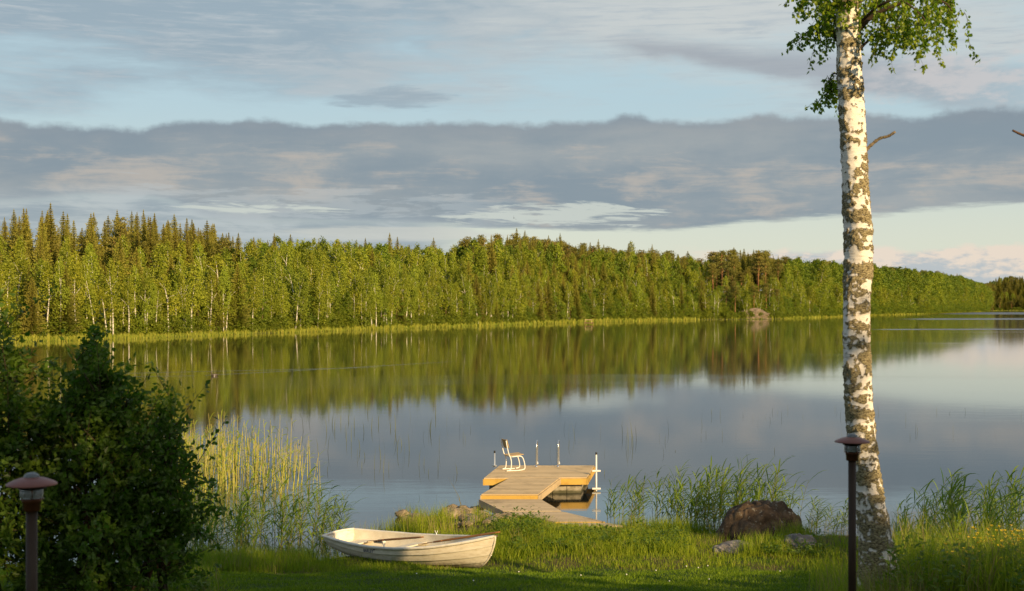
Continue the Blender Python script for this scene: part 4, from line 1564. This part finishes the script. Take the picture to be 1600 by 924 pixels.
# stem and keel strip
g = G()
kp = np.array([hull_pt(t, 1) for t in np.linspace(.0, 1.0, 30)]); kp[:, 1] = 0; kp[:, 2] -= .012
stem = np.array([HP[-1, q] * [1, 0, 1] + [.006, 0, 0] for q in range(nu - 1, -1, -1)])
tube(g, smooth_path(np.vstack([kp[::4], stem[1:]]), 3), .02, 8); g.obj('keel', M['hull'], boat, True)
# bow cap
g = G(); tip = HP[-1, 0] * [1, 0, 1]
P = [HP[-9, 0], HP[-6, 0], HP[-3, 0], tip + [.03, 0, .005], HP[-3, 0] * [1, -1, 1], HP[-6, 0] * [1, -1, 1], HP[-9, 0] * [1, -1, 1]]
P = np.array(P)[::-1]
prism(g, P[:, :2], P[:, 2] - .012, P[:, 2] + .018); g.obj('bow_cap', M['gunwale'], boat)


def thwart(name, t, w, z, mat='hullin', th=.03):
    k = int(t * (NT - 1)); yb = abs(np.interp(z, IN[k, ::-1, 2], IN[k, ::-1, 1])) - .005
    g = G(); box(g, (HP[k, 0, 0], 0, z), (w, 2 * yb, th), bev=.008); return g.obj(name, M[mat], boat)


thwart('seat', .44, .24, .29); thwart('seat', .74, .22, .33)
thwart('stern_seat', .10, .40, .30)
g = G(); box(g, (.085, 0, .46), (.03, .34, .13), bev=.006); g.obj('motor_pad', M['gunwale'], boat)
g = G(); box(g, (.11, .0, .37), (.04, .20, .09), bev=.006); g.obj('pad_block', M['gunwale'], boat)
g = G(); box(g, (1.05, .18, .335), (.30, .10, .05), bev=.02); g.obj('bailer', M['whitepaint'], boat)
for sgn in (-1, 1):
    k = int(.50 * (NT - 1)); p_ = HP[k, 0] * [1, -sgn, 1]
    p_ = np.array([p_[0], abs(HP[k, 0, 1]) * sgn, p_[2]])
    g = G(); tube(g, [p_ + [0, 0, .0], p_ + [0, 0, .06]], .010, 8)
    a_ = np.linspace(-.3, PI + .3, 12)
    tube(g, p_ + np.stack([.032 * np.cos(a_), np.zeros(12), .095 - .032 * np.sin(a_)], -1), .007, 7)
    g.obj('rowlock', M['whitepaint'], boat, True)
g = G(); tube(g, stem[nu // 2 + 3] + np.array([[.0, 0, 0], [.025, 0, .01], [.035, 0, -.01], [.02, 0, -.03]]), .005, 6); g.obj('bow_eye', M['steel'], boat, True)


def hull_map(pts2, x0, zc):
    """lay flat (x, y) drawing on the camera side of the hull, 3 mm proud"""
    out = []
    A = HP[:, :4]
    for (a, b) in pts2:
        X_ = x0 + a
        k = np.interp(X_, HP[:, 1, 0], np.arange(NT)); k0 = int(min(max(k, 0), NT - 2)); f = k - k0
        sec = HP[k0] * (1 - f) + HP[k0 + 1] * f
        Zt = zc + b
        yv = np.interp(-Zt, -sec[:4, 2], sec[:4, 1])
        out.append((X_, yv - .004, Zt))
    return np.array(out)


def text_verts(txt, size):
    cu = bpy.data.curves.new('lettering', 'FONT'); cu.body = txt; cu.size = size; cu.resolution_u = 3
    cu.space_character = 1.05; cu.offset = size * .02
    o = bpy.data.objects.new('lettering', cu); COL.objects.link(o)
    dg = bpy.context.evaluated_depsgraph_get()
    me = bpy.data.meshes.new_from_object(o.evaluated_get(dg))
    bpy.data.objects.remove(o); 
    return me


me = text_verts('BARLEY', .088)
co = np.array([v.co[:2] for v in me.vertices])
X0 = 1.52
new = hull_map(co, X0, .315)
# follow the sheer: letters slope with the planks
for v, q in zip(me.vertices, new): v.co = q
me.materials.append(M['navy'])
to = bpy.data.objects.new('lettering', me); COL.objects.link(to); to.parent = boat
g = G()
a_ = np.linspace(0, 2 * PI, 13)[:-1]
em = np.stack([.035 * np.cos(a_) * (1 + .25 * np.sin(3 * a_)), .026 * np.sin(a_) + .01 * np.cos(2 * a_)], -1)
g.add(hull_map(em, X0 + .34, .397), np.arange(12)[None, :]); g.obj('emblem', M['navy'], boat)


def world_of(local):
    from mathutils import Matrix
    return (boat.matrix_basis @ Vector(local))


def oar(p0, p1, label, blade_at_start=True):
    """p0 blade end, p1 grip end, world coordinates"""
    p0 = np.array(p0); p1 = np.array(p1); d = nrm(p1 - p0); L_ = np.linalg.norm(p1 - p0)
    e = empty('oar', tuple(p0)); tag(e, label, 'oar', 'oars lying in the rowing boat')
    g = G(); k = np.linspace(.18, 1, 14)
    tube(g, d * (k * L_)[:, None], np.interp(k, [.18, .4, .9, .92, .99, 1], [.018, .023, .021, .016, .018, .012]), 10); g.obj('shaft', M['oarwood'], e, True)
    s = nrm(np.cross(d, [0, 0, 1])); n_ = np.cross(s, d)
    g = G(); box(g, d * (.15 * L_), (.30 * L_, .12, .014), ax=[d, s, n_], bev=.005); g.obj('blade', M['oarwood'], e)


k = int(.5 * (NT - 1))
o1a = world_of((.75, .16, .34)); o1b = world_of((2.62, -.10, .555))
oar(o1a, o1b, 'brown oar lying across the middle of the boat')
o2a = world_of((2.35, .05, .38)); o2b = world_of((LB + .06, .10, .70))
oar(o2a, o2b, 'lighter brown oar whose grip rests on the bow')

# ------------------------------------------------------------------ stones near the water
bx_, by_ = (1189 - 800) / FPX * 27.6, 27.6
rock('boulder', rock_mesh('boulder', .98, .8, 1.06, 14.7, M['rock'], 6, .19, True), (bx_, by_, .02), .3, 'big mossy brown boulder at the water edge behind the grass', 'boulder')
p = at(1150, 862, .22)
rock('rock', rock_mesh('rock', .52, .4, .18, 8.1, M['greyrock'], 5, .2), (p[0], p[1], .24), .2, 'low flat grey rock at the left foot of the boulder', 'rock')
p = at(1250, 858, .25)
rock('rock', rock_mesh('rock', .46, .36, .26, 12.4, M['greyrock'], 5, .3), (p[0], p[1], .26), 1.2, 'low grey rock at the right foot of the boulder', 'rock')
p = at(708, 812, .05)
rock('rock', rock_mesh('rock', .42, .4, .24, 4.4, M['tanrock'], 5, .25), (p[0], p[1], .10), .8, 'largest tan rock left of the ramp behind the boat', 'rock')
p = at(1398, 922, 1.35)
rock('rock', rock_mesh('rock', .34, .26, .18, 6.6, M['rock'], 5, .25), (p[0], 15.0, H(p[0], 15.0) + .05), .3, 'dark rock in the grass at the foot of the birch', 'rock')
sm = [rock_mesh('stone', 1, .8, .6, 20 + q * 3.3, M['tanrock' if q % 3 else 'greyrock'], 3, .25) for q in range(5)]
for q in range(52):
    px = random.uniform(700, 800) if q < 44 else random.uniform(628, 700); py = random.uniform(790, 832) if q < 44 else random.uniform(800, 815)
    if px > 752 and py < 800: continue
    x_, y_, _ = at(px, py, .1)
    s = random.uniform(.07, .22)
    o = rock('stone', sm[q % 5], (x_, y_, max(H(x_, y_), 0) + s * .25 + .03 * (random.random())), random.uniform(0, 6), 'small tan stone in the heap beside the ramp', 'stone', 'stones heaped beside the ramp')
    o.scale = (s, s, s)


# ------------------------------------------------------------------ reeds
def reed_geo(h, nleaf, wind=.18, big=1.0, stemr=.0045, lw=.022, top=True):
    g = G()
    k = np.linspace(0, 1, 8)
    w = RNG.uniform(.3, 1) * wind
    P = np.stack([w * h * k ** 2.2 * .5, RNG.normal(0, .05) * h * k, h * k], -1)
    tube(g, P, stemr * (1.2 - .8 * k), 4, tint=np.repeat(1 - k[:-1], 4), mi=0, cap=False)
    for q in range(nleaf):
        f = .22 + .76 * (q + RNG.uniform(0, .6)) / nleaf
        p = np.array([np.interp(f, k, P[:, c]) for c in range(3)])
        a = (PI if q % 2 else 0) + RNG.normal(0, .55)
        ln = RNG.uniform(.20, .36) * big * (1.1 - .35 * abs(f - .6))
        up = RNG.uniform(.8, 1.9)
        dirx, diry = math.cos(a) + wind * 1.2, math.sin(a)
        s = np.linspace(0, 1, 5)
        C = p + np.stack([dirx * ln * s * .75, diry * ln * s * .75, ln * (up * s - .75 * s * s)], -1)
        wd = lw * big * np.array([.5, 1, .9, .55, .05])
        tw = RNG.uniform(-1, 1)
        side = nrm(np.array([-diry, dirx, tw]))
        V_ = np.stack([C - side * wd[:, None] / 2, C + side * wd[:, None] / 2], 1).reshape(-1, 3)
        F_ = [[2 * m, 2 * m + 1, 2 * m + 3, 2 * m + 2] for m in range(4)]
        g.add(V_, F_, RNG.uniform(0, 1), 1)
    return g


def reed_clump(m, h, spread, mats, **kw):
    g = G()
    for _ in range(m):
        r = reed_geo(h * RNG.uniform(.72, 1.0), **kw)
        o = np.array([RNG.normal(0, spread), RNG.normal(0, spread), 0])
        r.V = [v + o for v in r.V]
        g.merge(r)
    return g.mesh('reed', mats)


REED = [reed_clump(2, 1.6, .10, [M['reedstem'], M['reed']], nleaf=9, wind=.30, big=1.3, stemr=.006, lw=.026) for _ in range(8)]
WREED = [reed_clump(2, 1.7, .14, [M['waterreedstem'], M['waterreed']], nleaf=5, wind=RNG.uniform(-.25, .25), big=1.0, stemr=.012, lw=.028) for _ in range(9)]


def put_reed(meshes, px, d, hh, label, group, ref):
    x_ = (px - 800) / FPX * d
    z_ = max(H(x_, d), -.35)
    o = bpy.data.objects.new('reed', random.choice(meshes)); COL.objects.link(o)
    o.location = (x_, d, z_)
    s = (hh - min(0, z_)) / ref
    o.scale = (s * .5 + .5, s * .5 + .5, s)
    o.rotation_euler = (random.gauss(0, .06), random.gauss(.02, .07), random.gauss(0, .5))
    tag(o, label, 'reed', group)


# right of the dock
for q in range(82):
    px = random.triangular(945, 1262, 1130) if q % 3 else random.uniform(940, 1262)
    hh = np.interp(px, [940, 985, 1040, 1080, 1150, 1215, 1262], [.9, 1.15, 1.25, 1.15, 1.45, 1.35, .8]) * random.uniform(.65, 1.08)
    put_reed(REED, px, random.uniform(29.0, 30.6), hh, 'green leafy reed between the dock and the big boulder', 'reeds between dock and boulder', 1.45)
for q in range(16):
    put_reed(REED, random.uniform(1255, 1325), random.uniform(28.8, 29.8), random.uniform(.35, .8), 'short green reed between the boulder and the lamp pole', 'short reeds right of the boulder', 1.45)
for q in range(78):
    px = random.uniform(1400, 1645)
    hh = np.interp(px, [1400, 1430, 1490, 1530, 1560, 1640], [.9, 1.1, 1.6, 1.2, 1.5, 1.5]) * random.uniform(.7, 1.05)
    put_reed(REED, px, random.uniform(22.5, 27.5), hh, 'tall green reed in the bank right of the birch', 'reeds right of the birch', 1.45)
for q in range(80):
    px = random.uniform(290, 532)
    hh = np.interp(px, [285, 400, 470, 535], [1.2, 1.15, 1.15, 1.0]) * random.uniform(.5, 1.1)
    put_reed(REED, px, random.uniform(26.0 if px < 480 else 28.0, 30.0), hh, 'shaded green reed in the shallows left of the boat', 'shaded reeds left of the boat', 1.45)
wr = []
for q in range(150):
    px = 262 + abs(random.gauss(0, 1)) * 85 if q % 2 else random.uniform(240, 462)
    if px > 490: continue
    d = random.uniform(35.5, 43)
    wr.append((px, d, random.uniform(1.0, 1.75) * (1.05 if px < 400 else .95)))
wr += [(483, 39, 1.5), (487, 40, 1.5), (505, 36.5, 1.1), (475, 38, 1.4)]
wr.sort(key=lambda t: t[1])
for (px, d, hh) in wr[:42]:
    put_reed(WREED, px, d, hh, 'sunlit yellow reed standing in open water beyond the shrubs', 'sunlit reeds in the water', 1.7)
rows = []
for (px, d, hh) in wr[42:]:
    s = (hh + .35) / 1.7
    rows.append(((px - 800) / FPX * d, d, -.35, random.randrange(9), random.uniform(-.6, .6), s * .5 + .5, s))
tag(scatter('reed_bed', WREED, rows), 'yellow sunlit reeds in the water on the left', 'reeds')

# sparse sedges far out on the water
g = G()
def sedge(px0, px1, py0, py1, n, hmin, hmax, w=.012, tl=0, th=1):
    px = RNG.uniform(px0, px1, n); py = RNG.uniform(py0, py1, n)
    d = CAM_Z * FPX / (py - HOR); x_ = (px - 800) / FPX * d
    P = np.stack([x_, d, np.full(n, -.02)], -1)
    blades(g, P, RNG.uniform(hmin, hmax, n), w * d / 40, RNG.uniform(0, .22, n), RNG.choice([0, PI], n) + RNG.normal(0, .3, n), RNG.uniform(tl, th, n))
sedge(600, 1080, 672, 712, 34, .25, .8, .008)
sedge(1080, 1600, 640, 690, 50, .2, .5, .007)
sedge(470, 720, 690, 745, 26, .3, .8, .014, .6, 1)
sedge(560, 1250, 700, 790, 22, .1, .3)
sedge(960, 1010, 680, 705, 8, .5, .9)
sedge(300, 700, 640, 680, 40, .4, .9, .016, .6, 1)
tag(g.obj('sedges', M['sedge']), 'thin scattered sedge stems standing in the open lake', 'sedges', None, 'stuff')

# ------------------------------------------------------------------ grass
lawn = G()
n = 210000
y = RNG.uniform(13.2, 25.6, n); x = RNG.uniform(-.56, .56, n) * y
s = np.interp(x, YS_X, YS_Y) - y
keep = (s > .35)
x, y = x[keep], y[keep]; n = len(x)
pat = np.sin(x * 2.1 + np.sin(y * 1.7) * 2) * np.sin(y * 2.7 + np.sin(x * 1.3) * 2)
P = np.stack([x, y, height(x, y) - .01], -1)
hh = RNG.uniform(.03, .07, n) * (1 + .3 * pat)
blades(lawn, P, hh, .010, RNG.uniform(.1, .7, n), RNG.uniform(0, 6.28, n), np.clip(RNG.uniform(0, .8, n) + .2 * pat, 0, 1))
tag(lawn.obj('lawn_grass', M['lawn']), 'short mown lawn grass sloping down to the boat', 'grass', None, 'stuff')

mg = G(); dry = G(); wd = G()


def in_boat(x_, y_):
    d = (B_t - S_) / LB
    q = np.array([x_, y_]) - S_
    a_ = q @ d; b_ = abs(q @ np.array([-d[1], d[0]]))
    return -.15 < a_ < LB + .1 and b_ < .66


def tufts(n, xf, yf, hmin, hmax, per=26, rad=.12, w=.009, lean=.45, tl=0., th=1., cond=None, target=None, dryp=0.06):
    for _ in range(n):
        y0 = RNG.uniform(*yf); px = RNG.uniform(*xf); x0 = (px - 800) / FPX * y0
        s = float(np.interp(x0, YS_X, YS_Y)) - y0
        if cond and not cond(x0, y0, s): continue
        if in_boat(x0, y0): continue
        m = int(per * RNG.uniform(.6, 1.4)); hsc = RNG.uniform(.65, 1.2)
        o = RNG.normal(0, rad, (m, 2))
        P = np.stack([x0 + o[:, 0], y0 + o[:, 1], np.maximum(height(x0 + o[:, 0], y0 + o[:, 1]), -.12) - .02], -1)
        tt = RNG.uniform(tl, th) * .6
        tgt = dry if RNG.uniform() < dryp else (target or mg)
        blades(tgt, P, RNG.uniform(hmin, hmax, m) * hsc, w, RNG.uniform(.05, lean, m), RNG.uniform(0, 6.28, m), np.clip(tt + RNG.uniform(0, .4, m), 0, 1))


bank_ok = lambda x_, y_, s: s > -.1
# sunlit bank between the boat and the boulder
tufts(520, (690, 1075), (25.0, 27.4), .12, .34, 34, .15, cond=lambda x_, y_, s: s > .0 and not (x_ < -.9 and y_ > 27.5) and not (x_ > .5 and x_ < 2.7 and y_ > 27.8) and not (y_ > 30.2 and x_ > -.3), lean=.6)
tufts(420, (700, 1075), (27.2, 30.6), .06, .20, 34, .15, cond=lambda x_, y_, s: s > .0 and not (x_ < -.6 and y_ > 27.2) and not (x_ > .85 and x_ < 2.4 and y_ > 28.8) and not (y_ > 30.2 and x_ > -.3), lean=.6)
tufts(60, (780, 880), (25.6, 27.4), .2, .48, 30, .12, cond=bank_ok)
tufts(90, (840, 990), (27.6, 29.4), .02, .07, 34, .15, cond=bank_ok)
# edge of the lawn
tufts(300, (540, 1300), (23.6, 25.6), .06, .18, 24, .16, cond=bank_ok)
# along the boat's keel and behind it
tufts(120, (540, 745), (23.2, 24.2), .06, .17, 26, .14, cond=bank_ok)
tufts(190, (545, 695), (27.2, 30.2), .30, .68, 30, .14, .010, .3, .5, 1, cond=lambda x_, y_, s: -1.4 < s < 2.2, dryp=.12)
tufts(26, (640, 770), (28.2, 31.0), .2, .5, 12, .14, .010, .4, .4, 1)
tufts(8, (620, 665), (31.8, 32.4), .2, .5, 16, .1, cond=None)
# around the rocks
tufts(150, (1040, 1330), (24.6, 28.6), .06, .24, 26, .14, cond=lambda x_, y_, s: s > .6)
tufts(60, (1160, 1230), (25.2, 26.4), .15, .45, 26, .12)
tufts(34, (1215, 1262), (26.6, 27.2), .2, .5, 26, .10)
tufts(90, (975, 1120), (28.2, 29.6), .15, .45, 24, .14, cond=lambda x_, y_, s: s > -.3)
# left, under the reeds and shrubs
tufts(60, (470, 540), (23.6, 25.2), .06, .2, 26, .15)
tufts(300, (250, 480), (23.6, 26.4), .12, .50, 30, .15, lean=.5, tl=0, th=.5)
tufts(420, (-20, 330), (14.2, 24.0), .10, .38, 26, .16, lean=.6, tl=0, th=.4)
# right bank
tufts(250, (1395, 1640), (14.6, 24), .6, 1.15, 16, .16, .012, .5, .2, 1, cond=bank_ok, dryp=.2)
tufts(520, (1395, 1640), (14.6, 26.5), .30, .80, 30, .15, .013, .55, 0, 1, cond=bank_ok, dryp=.12)
tufts(150, (1345, 1420), (14.8, 22), .2, .5, 28, .14, .009, .5, 0, 1, cond=bank_ok)
tufts(120, (1285, 1420), (13.9, 17.0), .25, .62, 16, .12, .007, .35, .4, 1, cond=bank_ok, dryp=.3)
tufts(120, (1280, 1360), (17.0, 27.0), .12, .35, 20, .14, .009, .5, cond=bank_ok)
# a few straw-coloured old reed culms
for px, d, h_ in ((725, 28.5, 1.25), (733, 28.6, 1.1), (728, 28.4, .9), (700, 29, .7), (760, 27.8, .8), (1300, 15.2, .8), (1312, 15.0, .9), (1422, 16, .8), (1440, 17, .9), (1290, 16, .7), (1410, 15, .8), (812, 27, .7), (860, 27, .6)):
    x_ = (px - 800) / FPX * d
    blades(dry, np.array([[x_, d, H(x_, d)]]), h_, .016, .3, np.array([PI + random.uniform(-.6, .6)]), .7)
tag(mg.obj('meadow_grass', M['meadow']), 'long green grass along the near bank', 'grass', None, 'stuff')
tag(dry.obj('dry_grass', M['straw']), 'straw-coloured old grass stalks in the bank', 'grass', None, 'stuff')


# broad-leaved weeds
def weeds(n, xf, yf, hh, sz, cond=None):
    for _ in range(n):
        y0 = RNG.uniform(*yf); x0 = (RNG.uniform(*xf) - 800) / FPX * y0
        s = float(np.interp(x0, YS_X, YS_Y)) - y0
        if cond and not cond(x0, y0, s): continue
        z0 = H(x0, y0); h_ = hh * RNG.uniform(.5, 1.2); m = 16
        f = RNG.uniform(.1, 1, m)
        p = np.array([x0, y0, z0]) + np.stack([RNG.normal(0, .05, m), RNG.normal(0, .05, m), f * h_], -1)
        d = rdir(m, -.1, .7)
        leaves(wd, p, d, np.tile([[0, 0, 1.]], (m, 1)) + RNG.normal(0, .3, (m, 3)), RNG.uniform(.7, 1.3, m) * sz, RNG.uniform(.4, .7, m) * sz, np.clip(RNG.uniform(0, .5) + RNG.uniform(0, .5, m), 0, 1))
weeds(300, (790, 1075), (25.2, 28.2), .24, .09, lambda x_, y_, s: s > .2 and not (.5 < x_ < 2.7 and y_ > 27.3))
weeds(60, (760, 860), (26.2, 27.8), .5, .08)
weeds(240, (1380, 1640), (14.2, 20), .65, .10)
weeds(60, (1190, 1290), (25, 27), .2, .09)
weeds(120, (0, 320), (14.0, 18), .25, .10)
tag(wd.obj('weeds', M['weed']), 'leafy green weeds growing among the bank grass', 'weeds', None, 'stuff')

# buttercups: each a plant of its own
def buttercup():
    h_ = .62
    e = empty('buttercup'); tag(e, 'yellow buttercup flowering in the grass bank right of the birch', 'flower', 'buttercups in the right bank')
    g = G(); tips = []
    for q in range(3):
        a = q * 2.1 + .3; tip_ = np.array([.09 * math.cos(a), .09 * math.sin(a), h_ * (.82 + .09 * q)])
        tube(g, smooth_path([[0, 0, 0], [tip_[0] * .2, tip_[1] * .2, h_ * .5], tip_], 4), .002, 4, cap=False); tips.append(tip_)
    m = 8; d = rdir(m, .1, .8)
    leaves(g, np.stack([RNG.normal(0, .01, m), RNG.normal(0, .01, m), RNG.uniform(.1, .6, m) * h_], -1), d, rdir(m), .07, .02, .5)
    g.obj('stem', M['stem'], e)
    for tip_ in tips:
        g = G()
        a = np.arange(5) * 2 * PI / 5
        d = np.stack([np.cos(a), np.sin(a), np.full(5, .55)], -1)
        leaves(g, np.tile(tip_, (5, 1)), d, np.tile([[0, 0, 1.]], (5, 1)), .024, .024, .5)
        lathe(g, [(0, .008), (.005, .006), (.006, 0)], 6, c=tip_)
        g.obj('flower', M['petal'], e)
    return e


bc0 = None
for q in range(72):
    if q < 10: px, d = random.uniform(1490, 1530), random.uniform(15, 16)
    elif q < 20: px, d = random.uniform(1540, 1640), random.uniform(19, 22)
    else: px, d = random.uniform(1530, 1650), random.uniform(15, 19)
    x_ = (px - 800) / FPX * d
    if bc0 is None: bc0 = buttercup(); o = bc0
    else: o = clone(bc0)
    o.location = (x_, d, H(x_, d) - .02); o.rotation_euler = (random.gauss(0, .1), random.gauss(0, .1), random.uniform(0, 6.28))
    s = random.uniform(1.0, 1.5); o.scale = (s, s, s)

# daisies / clover heads on the lawn as small white dots
g = G()
for q in range(12):
    px = random.choice([random.uniform(1040, 1110), random.uniform(560, 1250)]); d = random.uniform(19, 24)
    x_ = (px - 800) / FPX * d
    lathe(g, [(0, .07), (.008, .068), (.012, .06), (.008, .052), (0, .05)], 8, c=(x_, d, H(x_, d)))
tag(g.obj('clover_heads', M['whitepaint']), 'tiny white clover heads dotted over the lawn', 'clover', None, 'stuff')

# ------------------------------------------------------------------ duck and birds
dx_, dy_, _ = at(335, 587.5, 0)
e = empty('duck', (dx_, dy_, 0), PI); tag(e, 'small dark duck with white flank swimming by the forest reflection', 'duck')
g = G()
def blob(g, c, r, n=12, m=8):
    a = np.linspace(0, PI, m); prof = [(math.sin(q), -math.cos(q)) for q in a]
    P = np.array(prof); b = np.arange(n) * 2 * PI / n
    V_ = np.stack([P[:, 0][:, None] * np.cos(b), P[:, 0][:, None] * np.sin(b), np.repeat(P[:, 1][:, None], n, 1)], -1).reshape(-1, 3) * r + c
    i = np.arange(m - 1)[:, None] * n; j = np.arange(n)[None, :]
    g.add(V_, np.stack([i + j, i + (j + 1) % n, i + n + (j + 1) % n, i + n + j], -1).reshape(-1, 4))
blob(g, (0, 0, .06), (.24, .12, .10)); tube(g, [[.16, 0, .08], [.2, 0, .18], [.21, 0, .24]], [.06, .035, .04], 8)
blob(g, (.22, 0, .26), (.055, .045, .045)); tube(g, [[.25, 0, .255], [.32, 0, .245]], [.018, .01], 6); tube(g, [[-.2, 0, .08], [-.3, 0, .13]], [.06, .012], 6)
g.obj('body', M['duck'], e, True)
g = G(); blob(g, (-.02, .035, .06), (.10, .09, .05)); g.obj('flank', M['duckwhite'], e, True)


def bird(px, py, d, span, label, bank):
    e = ((px - 800) / FPX * d, d, CAM_Z - (py - HOR) / FPX * d)
    g = G()
    blob(g, (0, 0, 0), (.16, .05, .05)); tube(g, [[-.14, 0, 0], [-.27, 0, .01]], [.03, .045], 5)
    for s in (-1, 1):
        V_ = [[.06, 0, .02], [-.07, 0, .02], [-.10, s * span * .25, .12], [.07, s * span * .25, .12], [-.10, s * span * .5, .04], [.0, s * span * .48, .05]]
        g.add(V_, [[0, 1, 2, 3], [3, 2, 4, 5]])
        g.add(np.array(V_) + [0, 0, .012], [[0, 3, 2, 1], [3, 5, 4, 2]])
    o = g.obj('bird', M['bird'], loc=e); o.rotation_euler = (bank, 0, random.uniform(0, 3)); tag(o, label, 'bird')
bird(270, 355, 170, .9, 'dark bird flying above the spruces on the left', .3)
bird(803, 341, 170, .8, 'small dark bird flying above the middle of the forest', .9)

# ------------------------------------------------------------------ unseen trees added behind the camera to shade the lawn, shrubs and lamps
def shade_tree(x, y, zt, w, k):
    z = H(x, y)
    place_tree('alder', k, x, y, z, zt - z, random.uniform(0, 6), w, 'leafy tree added behind the viewpoint to shade the garden', 'trees added behind the viewpoint for shade')
for x_, zt in ((5.5, 14), (8.0, 14.8), (10.6, 15), (13.2, 15), (15.4, 15.6), (17.4, 15.8), (18.6, 14.9), (20.6, 11.6), (22.8, 12.2), (24.9, 12.2), (26.8, 11.6), (30.5, 16.4), (32.0, 16.2), (36, 10), (39, 10)):
    shade_tree(x_, -6 + random.uniform(-.4, .4), zt, (.85 if x_ > 30 or x_ == 18.6 else 1.2) if zt < 14.95 or x_ > 26 else 1.4, random.randrange(2, 5))
for x_, zt in ((6, 12.0), (10.0, 12.8), (14.0, 12.8)):
    shade_tree(x_, -3.2, zt - 1, 1.3, 3)
